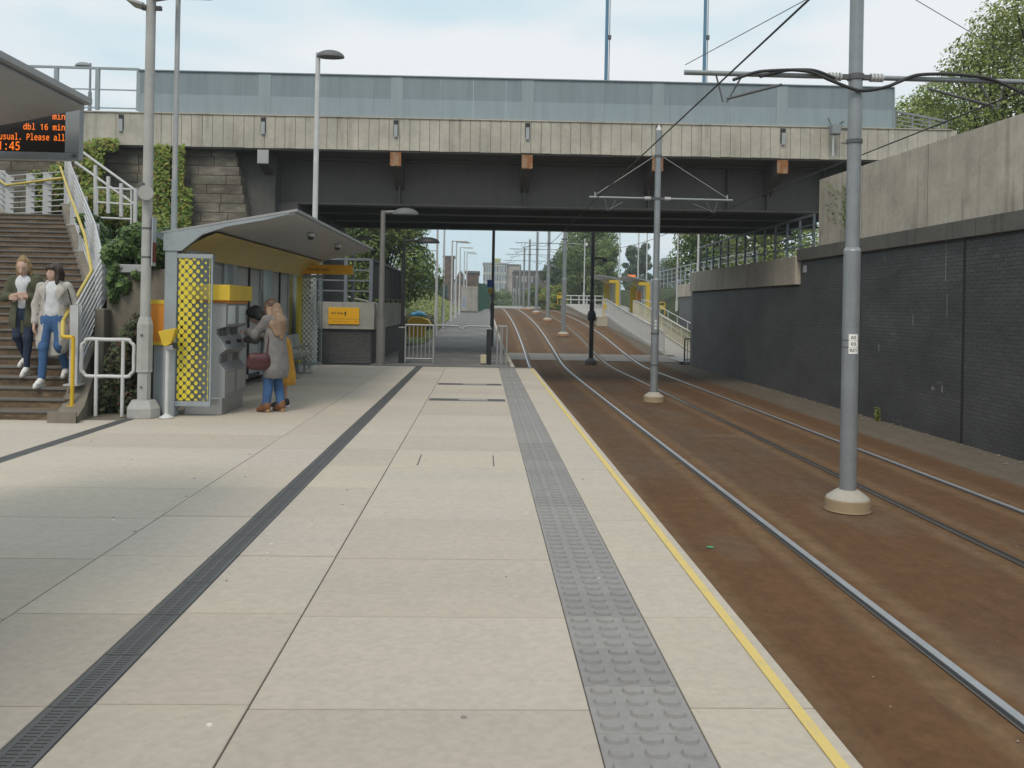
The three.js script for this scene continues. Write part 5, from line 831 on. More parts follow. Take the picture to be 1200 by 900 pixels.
// far buildings
function block(name, label, px0, px1, top, bot, d, depth, m, o = {}) {
  const a = atD(px0, top, d), b = atD(px1, top, d), y0 = -6, y1 = a.y, w = b.x - a.x, t = thing(name, label, 'building', V(a.x, y0, -d));
  mesh('wall', box(0, w, 0, y1 - y0, -depth, 0), m, t);
  mesh('roof', box(-0.2, w + 0.2, y1 - y0, y1 - y0 + 0.4, -depth - 0.2, 0.2), o.roof ?? mats.slate, t);
  if (o.cols) { const R = rng(o.seed ?? 1), wm = o.win ?? M(lin(0.05, 0.07, 0.09), 0.25), wm2 = o.win2 ?? wm, cw = w / o.cols, rh = o.rh ?? 3, rows = Math.floor((y1 + 2) / rh);
    for (let c = 0; c < o.cols; c++) for (let r = 0; r < rows; r++) { const x = (c + 0.5) * cw + (o.jit ? (R() - 0.5) * cw * 0.3 : 0), y = y1 - y0 - (r + 0.6) * rh; const ww = cw * (o.ww ?? 0.4), hh = rh * (o.hh ?? 0.55); mesh('window', box(x - ww / 2, x + ww / 2, y - hh / 2, y + hh / 2, -0.1, 0.06), R() < 0.5 ? wm : wm2, t); } }
  return t;
}
{
  const brick = M(lin(0.2, 0.135, 0.115), 0.9, { map: T.stone }), brick2 = M(lin(0.24, 0.17, 0.15), 0.9, { map: T.stone }), pale = M(lin(0.55, 0.55, 0.53), 0.8, { map: T.streak }), cream = M(lin(0.5, 0.44, 0.4), 0.85, { map: T.streak });
  block('mill_tower', 'square brown brick tower behind the path lamps', 520, 532, 302, 345, 165, 3, brick);
  block('brick_mill', 'low brown brick mill left of the tower', 470, 520, 328, 345, 170, 12, brick2, { cols: 8, rh: 3.4 });
  const gm = block('gabled_mill', 'brown gabled brick mill right of the tower', 532.5, 545.5, 330, 345, 150, 14, brick2);
  { const w = atD(545.5, 330, 150).x - atD(532.5, 330, 150).x, h = atD(540, 330, 150).y + 6; mesh('gable', extrude([[0, h], [w, h - 0.2], [w * 0.6, h + 1.9], [w * 0.45, h + 1.9]], 14), brick2, gm); }
  block('brick_mill', 'flat roofed brown brick mill above the equipment cabinet', 546, 561, 320, 345, 155, 14, brick);
  const ap = block('apartment_block', 'pale modern apartment tower with blue and white window strips', 566.5, 594, 309, 350, 260, 16, pale, { cols: 9, rh: 2.6, ww: 0.5, hh: 0.72, jit: 1, seed: 5, win: M(lin(0.16, 0.25, 0.33), 0.3), win2: M(lin(0.09, 0.12, 0.15), 0.3), roof: mats.paleGrey });
  mesh('plant_room', box(2.6, 5.3, 0, 1.4, -8, -3).translate(0, atD(570, 309, 260).y + 6.4, 0), M(lin(0.3, 0.32, 0.12), 0.8), ap);
  block('apartment_block', 'plain cream gable block beside the pale apartment tower', 594.3, 610, 311, 350, 262, 16, cream);
  block('brick_flats', 'long brown brick flats beyond the line of masts', 603, 648, 318.5, 350, 205, 14, M(lin(0.17, 0.12, 0.11), 0.9, { map: T.stone }), { cols: 12, rh: 2.9, ww: 0.45, hh: 0.5, win: M(lin(0.35, 0.36, 0.36), 0.4), win2: M(lin(0.06, 0.07, 0.08), 0.3) });
  block('grey_shed', 'grey shed between the trees and the far shelter', 711, 724, 336, 350, 104, 8, mats.paleGrey);
}
// ------------------------------------------------------------------ far platform up the hill
{
  const top = profile([[57, 0.98], [79, 1.86], [84, 1.9]]), X0 = 7.68;
  const fp = new THREE.Group(); fp.name = 'far_platform'; fp.userData.kind = 'structure'; scene.add(fp);
  const ds = range(57, 84, 1.5);
  const pm = M(lin(0.44, 0.42, 0.39), 0.9, { map: T.concrete });
  for (let i = 0; i < ds.length - 1; i++) { const a = ds[i], b = ds[i + 1] - 0.02; mesh('platform_slab', [quads([[W(X0, top(a), a), W(13, top(a), a)], [W(X0, top(b), b), W(13, top(b), b)]])], pm, fp); mesh('platform_wall', [quads([[W(X0, top(a), a), W(X0, top(a) - 0.2, a), W(X0 + 0.1, top(a) - 0.2, a), W(X0 + 0.1, top(a) - 1.3, a)], [W(X0, top(b), b), W(X0, top(b) - 0.2, b), W(X0 + 0.1, top(b) - 0.2, b), W(X0 + 0.1, top(b) - 1.3, b)]])], mats.wallConcrete, fp); }
  mesh('platform_front', boxD(X0 + 0.05, 8.45, -0.6, 0.97, 57, 57.3), mats.wallConcrete, fp);
  // ramp
  const ry = profile([[38, -0.78], [42, -0.62], [50, 0.2], [57, 0.98], [60, 1.1]]), rl = profile([[38, 9.0], [42, 9.0], [57, 8.45]]), rr = profile([[38, 11.4], [57, 11.4]]);
  const rds = range(37.4, 58, 1.2); structure('access_ramp', [quads(rds.map((d) => [W(rl(d), ry(d), d), W(rr(d), ry(d), d)])), quads(rds.filter((d) => d > 41).map((d) => [W(rl(d), ry(d), d), W(rl(d) - 0.02, ry(d) - 0.25, d), W(rl(d) - 0.02, ry(d) - 1.4, d)]))], pm);
  const mkr = (label, xf, d0, d1, m, h, fence) => { const t = thing('ramp_railing', label, 'railing'), dd = range(d0, d1, 2.5); for (let i = 0; i < dd.length - 1; i++) { const a = W(xf(dd[i]), ry(dd[i]), dd[i]), b = W(xf(dd[i + 1]), ry(dd[i + 1]), dd[i + 1]); for (const y of fence ? [h, 0.1] : [h, 0.65, 0.3]) mesh('rail', bar(a.clone().setY(a.y + y), b.clone().setY(b.y + y), 0.028, 0.028, 6), m, t); mesh('post', bar(a, a.clone().setY(a.y + h), 0.03), m, t); if (fence) for (let j = 1; j < 18; j++) { const q = a.clone().lerp(b, j / 18); mesh('bar', bar(q.clone().setY(q.y + 0.1), q.clone().setY(q.y + h), 0.011, 0.011, 4), m, t); } if (i === dd.length - 2) mesh('post', bar(b, b.clone().setY(b.y + h), 0.03), m, t); } return t; };
  mkr('white upright bar railing on the track side of the far ramp', (d) => rl(d) + 0.05, 42, 60, mats.white, 1.1, true);
  const cream = M(lin(0.66, 0.63, 0.48), 0.5, { map: T.paint });
  mkr('cream handrail with upright bars on the wall side of the far ramp', (d) => 10.5, 39.5, 59, cream, 1.05, true);
  mkr('white three rail fence behind the far ramp', (d) => 11.3, 39, 60, mats.white, 1.1, false);
  const gt = thing('ramp_gate', 'small dark grey barred gate at the end of the brick wall', 'gate'), ga = atD(802, 424, 38), gb = atD(819, 424, 38), gy = yTrack(38) + 0.08, gtop = atD(810, 397, 38).y;
  mesh('frame', [bar(W(ga.x, gy, 38), W(ga.x, gtop, 38), 0.035), bar(W(gb.x, gy, 38), W(gb.x, gtop, 38), 0.035), bar(W(ga.x, gtop, 38), W(gb.x, gtop, 38), 0.03), bar(W(ga.x, gy + 0.12, 38), W(gb.x, gy + 0.12, 38), 0.025)], mats.slate, gt); for (let k = 1; k < 5; k++) mesh('bar', bar(W(lerp(ga.x, gb.x, k / 5), gy, 38), W(lerp(ga.x, gb.x, k / 5), gtop, 38), 0.014), mats.slate, gt); mesh('kerb', boxD(ga.x - 0.3, gb.x + 0.1, gy - 0.1, gy + 0.05, 37.6, 37.95), mats.coping, gt);
  // shelters
  shelter('far platform shelter with dark roof further up the hill', 11.4, 70.5, 7, { y: top(71), posts: 3, turn: 0, group: 'shelters on the far platform' });
  shelter('far platform shelter closest to the ramp with yellow panels', 12.3, 62, 6.0, { y: top(63), posts: 3, group: 'shelters on the far platform' });
  scene.children.filter((c) => c.name.startsWith('platform_shelter') && c.userData.group).forEach((c) => { c.scale.x = -1; const z = c.position; mesh('yellow_panel', [box(0.05, 0.3, 0.1, 2.2, 0.02, 0.04)], mats.yellow, c); mesh('yellow_panel', [box(-0.02, 0.5, 0.1, 2.25, -5.9, -5.8)], mats.yellow, c); mesh('yellow_fascia', [box(0.1, 0.9, 2.2, 2.42, 0.0, 0.03)], mats.yellow, c); });
  const hd = thing('far_display', 'small orange lit display under the far shelter roofs', 'sign', atD(740, 324, 67)); mesh('casing', box(-0.35, 0.35, -0.16, 0.16, -0.1, 0.1, 0.02), mats.slate, hd); mesh('display_face', box(-0.3, 0.3, -0.12, 0.12, 0.1, 0.11), M(lin(0.8, 0.2, 0.04), 0.5, { emissive: lin(0.8, 0.16, 0.03), emissiveIntensity: 0.6 }), hd); mesh('hanger', bar(V(0, 0.16, 0), V(0, 0.5, 0), 0.03), mats.slate, hd);
  seat('steel seats under the shelter further up the hill', 10.6, 72, { y: top(72), group: 'far seats' });
  const far = [[725, 74, 'white pole behind the shelter further up the hill'], [747, 66, 'white pole beside the far orange display'], [757, 72, 'slim white pole behind the two far shelter roofs'], [793, 58, 'white pole at the ramp side of the nearer far shelter'], [817, 47, 'white pole at the corner of the brick wall end'], [684, 80, 'white camera pole near the far platform edge']];
  far.forEach(([px, d, lab]) => { const p = atD(px, 360, d), y0 = d < 58 ? ry(d) : top(Math.min(84, d)); const t = thing('platform_pole', lab, 'pole', V(p.x, y0, -d), 0, 'white poles on the far platform'); const H = d === 80 ? 6.2 : 7.5; mesh('pole', bar(V(0, 0, 0), V(0, H, 0), 0.06, 0.05, 10), mats.white, t); mesh('sleeve', bar(V(0, 0, 0), V(0, 1.2, 0), 0.1, 0.09, 10), mats.white, t); if (d === 80) mesh('dome_camera', new THREE.SphereGeometry(0.15, 12, 8).translate(0.16, 5.6, 0), mats.white, t); });
  // yellow items
  for (const [px, py, d, lab] of [[656, 352, 78, 'yellow hoop marker at the far end of the platform'], [711, 357, 58, 'yellow gate hoop at the top of the ramp railing'], [776, 355, 59, 'yellow wedge reader beside the near shelter of the far platform']]) { const p = atD(px, py, d), y0 = top(Math.max(57, d)), t = thing('yellow_post', lab, 'post', V(p.x, y0, -d)); mesh('hoop', tube([V(-0.2, 0, 0), V(-0.2, 0.95, 0), V(-0.1, 1.05, 0), V(0.1, 1.05, 0), V(0.2, 0.95, 0), V(0.2, 0, 0)], 0.04, 6), mats.yellow, t); mesh('plate', box(-0.2, 0.2, 0.55, 0.85, -0.02, 0.02), mats.yellow, t); }
  const or = thing('far_help_point', 'orange help point box between the far shelters', 'help point', W(atD(748.5, 345, 64).x, top(64), 64)); mesh('post', box(-0.12, 0.12, 0, 1.1, -0.1, 0.1), mats.paleGrey, or); mesh('box', box(-0.17, 0.17, 1.1, 1.75, -0.12, 0.12, 0.02), mats.orange, or);
  const fe = thing('platform_end_fence', 'white fence at the far end of the upper platform', 'fence'); for (let x = 7.9; x < 13; x += 0.8) mesh('post', boxD(x, x + 0.08, 1.85, 2.75, 83.9, 84), mats.white, fe); for (const y of [2.7, 2.3]) mesh('rail', boxD(7.9, 13, y, y + 0.09, 83.85, 83.9), mats.white, fe);
  const ew = thing('upper_boundary_wall', 'concrete banded dark wall with pale railing behind the far ramp', 'wall'); mesh('wall', boxD(12.1, 12.5, -1.2, 2.35, 37.4, 52), mats.slate, ew); mesh('band', boxD(12.0, 12.6, 2.35, 3.1, 37.4, 52, 0.02), mats.wallConcrete, ew);
  railing('upper_railing', 'pale grey grid railing on the wall behind the far ramp', [W(12.2, 3.1, 37.6), W(12.25, 3.1, 50), W(12.3, 3.0, 60)], 1.15, 8, [1.15, 0.86, 0.58, 0.3], mats.paleGrey, null, 0.06);
}
// ------------------------------------------------------------------ people
function field(prims, subs, k) {
  return (x, y, z) => {
    let d = 1e9;
    for (const p of prims) {
      let e;
      if (p.r) { const [cx, cy, cz] = p.c, ex = (x - cx) / p.r[0], ey = (y - cy) / p.r[1], ez = (z - cz) / p.r[2], m = Math.sqrt(ex * ex + ey * ey + ez * ez); e = (m - 1) * Math.min(...p.r); }
      else {
        const s = p.s ?? 1, { a, b } = p, zm = (a[2] + b[2]) / 2, zz = s === 1 ? z : zm + (z - zm) / s;
        const bx = b[0] - a[0], by = b[1] - a[1], bz = b[2] - a[2], px = x - a[0], py = y - a[1], pz = zz - a[2];
        const t = Math.max(0, Math.min(1, (px * bx + py * by + pz * bz) / (bx * bx + by * by + bz * bz + 1e-9)));
        e = (Math.sqrt((px - bx * t) ** 2 + (py - by * t) ** 2 + (pz - bz * t) ** 2) - lerp(p.ra, p.rb, t)) * Math.min(1, s);
      }
      const h = Math.max(0, k - Math.abs(d - e)) / k; d = Math.min(d, e) - h * h * k * 0.25;
    }
    for (const s of subs) { const e = Math.max(Math.abs(x - s.c[0]) - s.h[0] - (s.w ?? 0) * (s.c[1] - y), Math.abs(y - s.c[1]) - s.h[1], Math.abs(z - s.c[2]) - s.h[2]); d = Math.max(d, -e); }
    return d;
  };
}
function blob(prims, o = {}) {                                     // surface nets over the joined capsules
  const cell = o.cell ?? 0.014, f0 = field(prims, o.subs ?? [], o.k ?? 0.04), f = o.fold ? (x, y, z) => f0(x, y, z) + o.fold * (perlin.noise(x * 11 + 5, y * 4.5, z * 11) + 0.6 * perlin.noise(x * 23, y * 9 + 3, z * 23)) : o.strand ? (x, y, z) => f0(x, y, z) + o.strand * perlin.noise(x * 75 + 2, y * 7, z * 75) : f0, lo = [1e9, 1e9, 1e9], hi = [-1e9, -1e9, -1e9];
  for (const p of prims) for (let a = 0; a < 3; a++) { const ps = p.r ? [[p.c[a] - p.r[a], p.c[a] + p.r[a]]] : [[p.a[a] - p.ra * Math.max(1, p.s ?? 1), p.a[a] + p.ra * Math.max(1, p.s ?? 1)], [p.b[a] - p.rb * Math.max(1, p.s ?? 1), p.b[a] + p.rb * Math.max(1, p.s ?? 1)]]; for (const [l, h] of ps) { lo[a] = Math.min(lo[a], l); hi[a] = Math.max(hi[a], h); } }
  const n = lo.map((l, a) => Math.ceil((hi[a] - l) / cell) + 7), org = lo.map((l) => l - 3 * cell), [nx, ny, nz] = n, D = new Float32Array(nx * ny * nz);
  for (let k = 0, i = 0; k < nz; k++) for (let j = 0; j < ny; j++) for (let q = 0; q < nx; q++, i++) D[i] = f(org[0] + q * cell, org[1] + j * cell, org[2] + k * cell);
  const vid = new Int32Array(nx * ny * nz).fill(-1), pos = [], idx = [], S = [1, nx, nx * ny];
  for (let k = 0; k < nz - 1; k++) for (let j = 0; j < ny - 1; j++) for (let q = 0; q < nx - 1; q++) {
    const b = q + j * nx + k * nx * ny; let c = 0, sx = 0, sy = 0, sz = 0;
    for (let e = 0; e < 12; e++) { const ax = e >> 2, u = e & 1, v = (e >> 1) & 1, o1 = [0, 0, 0]; o1[(ax + 1) % 3] = u; o1[(ax + 2) % 3] = v; const A = b + o1[0] + o1[1] * nx + o1[2] * nx * ny, B = A + S[ax]; if ((D[A] < 0) !== (D[B] < 0)) { const t = D[A] / (D[A] - D[B]); o1[ax] += t; sx += o1[0]; sy += o1[1]; sz += o1[2]; c++; } }
    if (c) { vid[b] = pos.length / 3; pos.push(org[0] + (q + sx / c) * cell, org[1] + (j + sy / c) * cell, org[2] + (k + sz / c) * cell); }
  }
  for (let k = 1; k < nz - 1; k++) for (let j = 1; j < ny - 1; j++) for (let q = 1; q < nx - 1; q++) { const b = q + j * nx + k * nx * ny; for (let a = 0; a < 3; a++) { const B = b + S[a]; if ((D[b] < 0) === (D[B] < 0)) continue; const u = S[(a + 1) % 3], v = S[(a + 2) % 3], i0 = vid[b], i1 = vid[b - u], i2 = vid[b - u - v], i3 = vid[b - v]; if (i0 < 0 || i1 < 0 || i2 < 0 || i3 < 0) continue; if (D[b] < 0) idx.push(i0, i1, i2, i0, i2, i3); else idx.push(i0, i2, i1, i0, i3, i2); } }
  const g = new THREE.BufferGeometry(); g.setAttribute('position', new THREE.Float32BufferAttribute(pos, 3)); g.setIndex(idx); g.computeVertexNormals(); g.setAttribute('uv', new THREE.Float32BufferAttribute(new Float32Array(pos.length / 3 * 2), 2));
  return g;
}
const C = (a, b, ra, rb = ra, s) => ({ a, b, ra, rb, s });
const E = (c, r) => ({ c, r });
const skinM = M(lin(0.56, 0.37, 0.29), 0.6, { map: T.paint }), fabric = (r, g, b) => M(lin(r, g, b), 0.9, { map: T.cloth, bumpMap: T.cloth, bumpScale: 0.0015 });
function handPrims(w, dir, side, curl) {                           // palm, four fingers and a thumb from the wrist
  const D = V(...dir).normalize(), S = V(...side).normalize(), N = V().crossVectors(D, S), at = (d, s, n) => { const v = V(...w).addScaledVector(D, d).addScaledVector(S, s).addScaledVector(N, n); return [v.x, v.y, v.z]; }, o = [];
  for (let i = 0; i < 4; i++) { const s = (i - 1.5) * 0.02, L = [0.068, 0.078, 0.072, 0.056][i]; o.push(C(at(0, s * 0.5, 0), at(0.08, s, 0), 0.014, 0.011)); o.push(C(at(0.08, s, 0), at(0.08 + L * 0.5, s, curl * L * 0.3), 0.0092, 0.0085)); o.push(C(at(0.08 + L * 0.5, s, curl * L * 0.3), at(0.08 + L * (1 - 0.4 * curl), s, curl * L * 0.9), 0.0085, 0.0075)); }
  o.push(C(at(0.02, -0.02, 0.005), at(0.055, -0.05, 0.015), 0.014, 0.0105)); o.push(C(at(0.055, -0.05, 0.015), at(0.088, -0.055, 0.028), 0.0105, 0.0085)); return o;
}
function person(label, pos, turn, j, o) {
  const t = thing('person', label, 'person', pos, turn), head = new THREE.Matrix4().makeRotationFromEuler(new THREE.Euler(j.tilt ?? 0, j.look ?? 0, j.lean ?? 0, 'YXZ')), Hc = j.head;
  const H = (x, y, z) => { const v = V(x, y, z).applyMatrix4(head); return [Hc[0] + v.x, Hc[1] + v.y, Hc[2] + v.z]; };
  const mid = (a, b, f) => a.map((v, i) => lerp(v, b[i], f));
  const ch = j.chest, pe = j.pelvis, nk = j.neck;
  const skin = [C(pe, ch, 0.115, 0.12, 0.75), C(ch, nk, 0.1, 0.055), C(nk, H(0, -0.05, -0.01), 0.05, 0.05), E(H(0, 0.015, -0.005), [0.076, 0.108, 0.092]), C(H(0, -0.045, 0.03), H(0, -0.085, 0.055), 0.052, 0.03), C(H(0, 0.0, 0.085), H(0, -0.03, 0.102), 0.01, 0.014), C(H(0.072, 0.01, -0.005), H(0.076, -0.03, 0.0), 0.014, 0.01), C(H(-0.072, 0.01, -0.005), H(-0.076, -0.03, 0.0), 0.014, 0.01), C(H(-0.016, -0.062, 0.086), H(0.016, -0.062, 0.086), 0.009)];
  for (const s of ['L', 'R']) {
    skin.push(C(j['sh' + s], j['el' + s], 0.046, 0.036), C(j['el' + s], j['wr' + s], 0.036, 0.025), C(j['hip' + s], j['kn' + s], 0.08, 0.052), C(j['kn' + s], j['an' + s], 0.05, 0.034), C(j['an' + s], j['toe' + s], 0.036, 0.026));
  }
  const geos = [blob(skin, { cell: 0.012, k: 0.03 })];
  for (const s of ['L', 'R']) { const h = j['hand' + s]; if (h) geos.push(blob(handPrims(j['wr' + s], h[0], h[1], h[2] ?? 0.6), { cell: 0.0045, k: 0.008 })); }
  const g = join(geos), P = g.attributes.position, col = new Float32Array(P.count * 3), inv = head.clone().invert();
  for (let i = 0; i < P.count; i++) { const v = V(P.getX(i) - Hc[0], P.getY(i) - Hc[1], P.getZ(i) - Hc[2]).applyMatrix4(inv); let c = [1, 1, 1]; if (v.length() < 0.16) { if (v.z > 0.05 && Math.abs(Math.abs(v.x) - 0.031) < 0.013 && Math.abs(v.y - 0.008) < 0.007) c = [0.35, 0.3, 0.3]; else if (v.z > 0.05 && Math.abs(Math.abs(v.x) - 0.031) < 0.018 && Math.abs(v.y - 0.034) < 0.006) c = [0.62, 0.55, 0.5]; else if (v.z > 0.05 && Math.abs(v.x) < 0.022 && Math.abs(v.y + 0.062) < 0.009) c = [0.85, 0.45, 0.45]; } col.set(c, i * 3); }
  g.setAttribute('color', new THREE.BufferAttribute(col, 3)); g.userData.done = true;
  const sm = skinM.clone(); sm.vertexColors = true; mesh('body', g, sm, t);
  const G = { j, H, mid, sleeve: (s, r0, r1, r2) => [C(j['sh' + s], j['el' + s], r0, r1), C(j['el' + s], mid(j['el' + s], j['wr' + s], o.cuff ?? 0.93), r1, r2)], leg: (s, r0, r1, r2) => [C(j['hip' + s], j['kn' + s], r0, r1), C(j['kn' + s], mid(j['kn' + s], j['an' + s], 0.93), r1, r2)], shoe: (s, r) => { const a = j['an' + s], b = j['toe' + s], f = [lerp(a[0], b[0], 1), b[1], b[2]]; return [C([a[0], a[1] - 0.03, a[2] - 0.02], f, r, r * 0.78), C([a[0], a[1] + 0.02, a[2] - 0.005], mid(a, f, 0.5), r * 0.95, r * 0.9)]; } };
  o.dress(t, G); t.scale.setScalar(o.size ?? 1); return t;
}
const part = (n, prims, m, t, o) => mesh(n, blob(prims, { cell: n === 'hair' ? 0.0075 : 0.01, ...(n === 'hair' ? { strand: 0.011 } : /shoe|boot/.test(n) ? {} : { fold: 0.009 }), ...o }), m, t);
function standing(over) { return { pelvis: [0, 0.93, 0], chest: [0, 1.24, 0.0], neck: [0, 1.42, -0.01], head: [0, 1.545, 0.015], shL: [0.165, 1.36, -0.01], shR: [-0.165, 1.36, -0.01], elL: [0.235, 1.1, -0.03], elR: [-0.235, 1.1, -0.03], wrL: [0.22, 0.87, 0.06], wrR: [-0.22, 0.87, 0.06], hipL: [0.085, 0.9, 0], hipR: [-0.085, 0.9, 0], knL: [0.085, 0.5, 0.03], knR: [-0.085, 0.5, 0.03], anL: [0.085, 0.09, 0], anR: [-0.085, 0.09, 0], toeL: [0.1, 0.035, 0.15], toeR: [-0.1, 0.035, 0.15], handL: [[0, -1, 0.1], [0, 0, -1], 0.5], handR: [[0, -1, 0.1], [0, 0, -1], 0.5], ...over }; }
{
  const jeansDark = fabric(0.022, 0.035, 0.075), jeansBlue = fabric(0.05, 0.125, 0.28), whiteCloth = fabric(0.68, 0.7, 0.74), olive = fabric(0.085, 0.088, 0.052), trench = fabric(0.48, 0.455, 0.425), white2 = M(lin(0.7, 0.7, 0.68), 0.6), blonde = M(lin(0.34, 0.22, 0.1), 0.55, { map: T.steel }), brown = M(lin(0.045, 0.025, 0.016), 0.5, { map: T.steel }), sole = M(lin(0.55, 0.55, 0.52), 0.7);
  const stepY = (i) => (i + 1) * RISE + 0.004, stepD = (i) => STEP0 + i * GO + 0.15;
  // woman in the olive jacket, arms folded
  person('woman in olive jacket with folded arms coming down the stairs', W(-6.5, stepY(3), stepD(3) + 0.02), 0.06, standing({ head: [0.0, 1.53, 0.06], tilt: 0.42, look: 0.05, elL: [0.25, 1.1, 0.03], elR: [-0.25, 1.1, 0.03], wrL: [0.0, 1.1, 0.2], wrR: [0.0, 1.145, 0.22], handL: [[-1, 0.05, -0.05], [0, 1, 0], 0.5], handR: [[1, -0.05, -0.12], [0, 1, 0], 0.5], hipL: [0.085, 0.92, 0], hipR: [-0.085, 0.92, 0], knL: [0.085, 0.53, 0.07], anL: [0.07, 0.1, 0.06], toeL: [0.075, 0.035, 0.2], knR: [-0.075, 0.56, 0.05], anR: [-0.06, 0.22, -0.2], toeR: [-0.075, 0.155, -0.06] }), { cuff: 0.45, size: 1.0, dress(t, g) {
    part('jeans', [C([0, 0.9, 0], [0, 1.02, 0], 0.135, 0.12, 0.72), ...g.leg('L', 0.088, 0.058, 0.043), ...g.leg('R', 0.088, 0.058, 0.043)], jeansDark, t);
    part('top', [C([0, 1.0, 0.01], [0, 1.3, 0.015], 0.125, 0.135, 0.72), C([0, 1.3, 0.01], g.j.neck, 0.11, 0.06)], whiteCloth, t);
    part('jacket', [C([0, 0.78, 0.0], [0, 1.3, -0.005], 0.21, 0.15, 0.66), C([0, 1.3, 0], [0, 1.385, -0.01], 0.145, 0.08, 0.8), ...g.sleeve('L', 0.066, 0.06, 0.055), ...g.sleeve('R', 0.066, 0.06, 0.055)], olive, t, { subs: [{ c: [0, 1.08, 0.2], h: [0.05, 0.5, 0.13], w: 0.03 }] });
    part('hair', [E(g.H(0, 0.04, -0.035), [0.09, 0.1, 0.088]), C(g.H(0, 0.115, -0.02), g.H(0, 0.14, -0.03), 0.045, 0.03), C(g.H(0.075, 0.0, -0.02), g.H(0.09, -0.15, 0.0), 0.028, 0.018), C(g.H(-0.075, 0.0, -0.02), g.H(-0.09, -0.15, 0.0), 0.028, 0.018), C(g.H(0, -0.02, -0.08), g.H(0, -0.16, -0.08), 0.06, 0.04)], blonde, t);
    for (const s of ['L', 'R']) { const sh = part('shoe', g.shoe(s, 0.037), white2, t, { cell: 0.008 }); const b = g.j['toe' + s], a = g.j['an' + s]; mesh('sole', blob([C([a[0], b[1] - 0.025, a[2] - 0.03], [b[0], b[1] - 0.025, b[2] + 0.01], 0.036, 0.032)], { cell: 0.008 }), sole, sh); }
  } });
  // woman in the trench coat
  person('woman in open beige trench coat and blue jeans coming down the stairs', W(-5.93, stepY(2), stepD(2)), 0.1, standing({ head: [-0.005, 1.545, 0.02], look: -0.55, tilt: 0.05, elL: [0.26, 1.1, -0.05], wrL: [0.235, 0.9, 0.08], elR: [-0.24, 1.1, -0.02], wrR: [-0.225, 0.86, 0.06], hipL: [0.085, 0.92, 0], hipR: [-0.085, 0.92, 0], knR: [-0.1, 0.54, 0.07], anR: [-0.11, 0.1, 0.08], toeR: [-0.14, 0.035, 0.21], knL: [0.09, 0.56, 0.05], anL: [0.1, 0.22, -0.2], toeL: [0.11, 0.155, -0.06] }), { size: 1.02, dress(t, g) {
    part('jeans', [C([0, 0.9, 0], [0, 1.04, 0], 0.14, 0.12, 0.72), ...g.leg('L', 0.09, 0.06, 0.046), ...g.leg('R', 0.09, 0.06, 0.046)], jeansBlue, t);
    part('top', [C([0, 1.02, 0.015], [0, 1.3, 0.02], 0.125, 0.135, 0.74), C([0, 1.3, 0.01], [0, 1.39, 0], 0.11, 0.07)], whiteCloth, t);
    const coat = part('coat', [C([0, 0.64, -0.01], [0, 1.12, -0.01], 0.235, 0.15, 0.64), C([0, 1.12, -0.01], [0, 1.3, -0.01], 0.15, 0.15, 0.68), C([0, 1.3, 0], [0, 1.39, -0.02], 0.14, 0.08, 0.8), ...g.sleeve('L', 0.064, 0.055, 0.046), ...g.sleeve('R', 0.064, 0.055, 0.046)], trench, t, { subs: [{ c: [0, 0.98, 0.19], h: [0.078, 0.6, 0.15], w: 0.09 }] });
    for (const s of [-1, 1]) mesh('lapel', blob([C([s * 0.06, 1.42, 0.04], [s * 0.115, 1.3, 0.115], 0.03, 0.045, 0.4), C([s * 0.115, 1.3, 0.115], [s * 0.085, 1.16, 0.125], 0.04, 0.012, 0.4)], { cell: 0.009 }), trench, coat);
    for (const [x, y] of [[-0.16, 1.1], [-0.175, 0.98], [0.17, 1.1], [0.18, 0.98]]) mesh('button', new THREE.CylinderGeometry(0.013, 0.013, 0.01, 10).rotateX(Math.PI / 2).translate(x, y, 0.085), mats.slate, coat);
    part('hair', [E(g.H(0, 0.035, -0.025), [0.092, 0.098, 0.1]), C(g.H(0.075, 0.02, 0.0), g.H(0.085, -0.14, 0.02), 0.032, 0.028), C(g.H(-0.075, 0.02, 0.0), g.H(-0.085, -0.14, 0.02), 0.032, 0.028), C(g.H(0, -0.02, -0.08), g.H(0, -0.17, -0.07), 0.07, 0.06), C(g.H(-0.05, 0.07, 0.06), g.H(0.05, 0.07, 0.06), 0.025)], brown, t);
    for (const s of ['L', 'R']) { const sh = part('shoe', g.shoe(s, 0.037), white2, t, { cell: 0.008 }); const b = g.j['toe' + s], a = g.j['an' + s]; mesh('sole', blob([C([a[0], b[1] - 0.025, a[2] - 0.03], [b[0], b[1] - 0.025, b[2] + 0.01], 0.036, 0.032)], { cell: 0.008 }), sole, sh); }
  } });
  { const bp = W(-5.93, stepY(2), stepD(2)), b = thing('handbag', 'small black shoulder bag under the arm of the trench coat woman', 'bag', bp.clone().add(V(0.27, 0.98, -0.06)), 0.1); mesh('pouch', box(-0.05, 0.05, -0.14, 0.06, -0.13, 0.1, 0.03), mats.black, b); mesh('strap', tube([V(0, 0.05, 0.09), V(-0.06, 0.3, 0.1), V(-0.12, 0.46, 0.05), V(-0.14, 0.47, -0.02), V(-0.08, 0.3, -0.1), V(0, 0.05, -0.12)], 0.009, 6), mats.black, b); }
  // the pair at the ticket machine
  const coatGrey = fabric(0.21, 0.2, 0.195), mustard = fabric(0.5, 0.25, 0.025), jacket = fabric(0.11, 0.11, 0.115), long = M(lin(0.29, 0.19, 0.115), 0.45, { map: T.steel }), long2 = M(lin(0.1, 0.055, 0.035), 0.5, { map: T.steel }), blackHair = M(lin(0.016, 0.012, 0.011), 0.5, { map: T.steel }), boot = M(lin(0.22, 0.1, 0.045), 0.5, { map: T.paint }), maroon = M(lin(0.075, 0.016, 0.02), 0.5, { map: T.paint });
  const c1 = atY(321, 483, 0), a1 = -2.1;
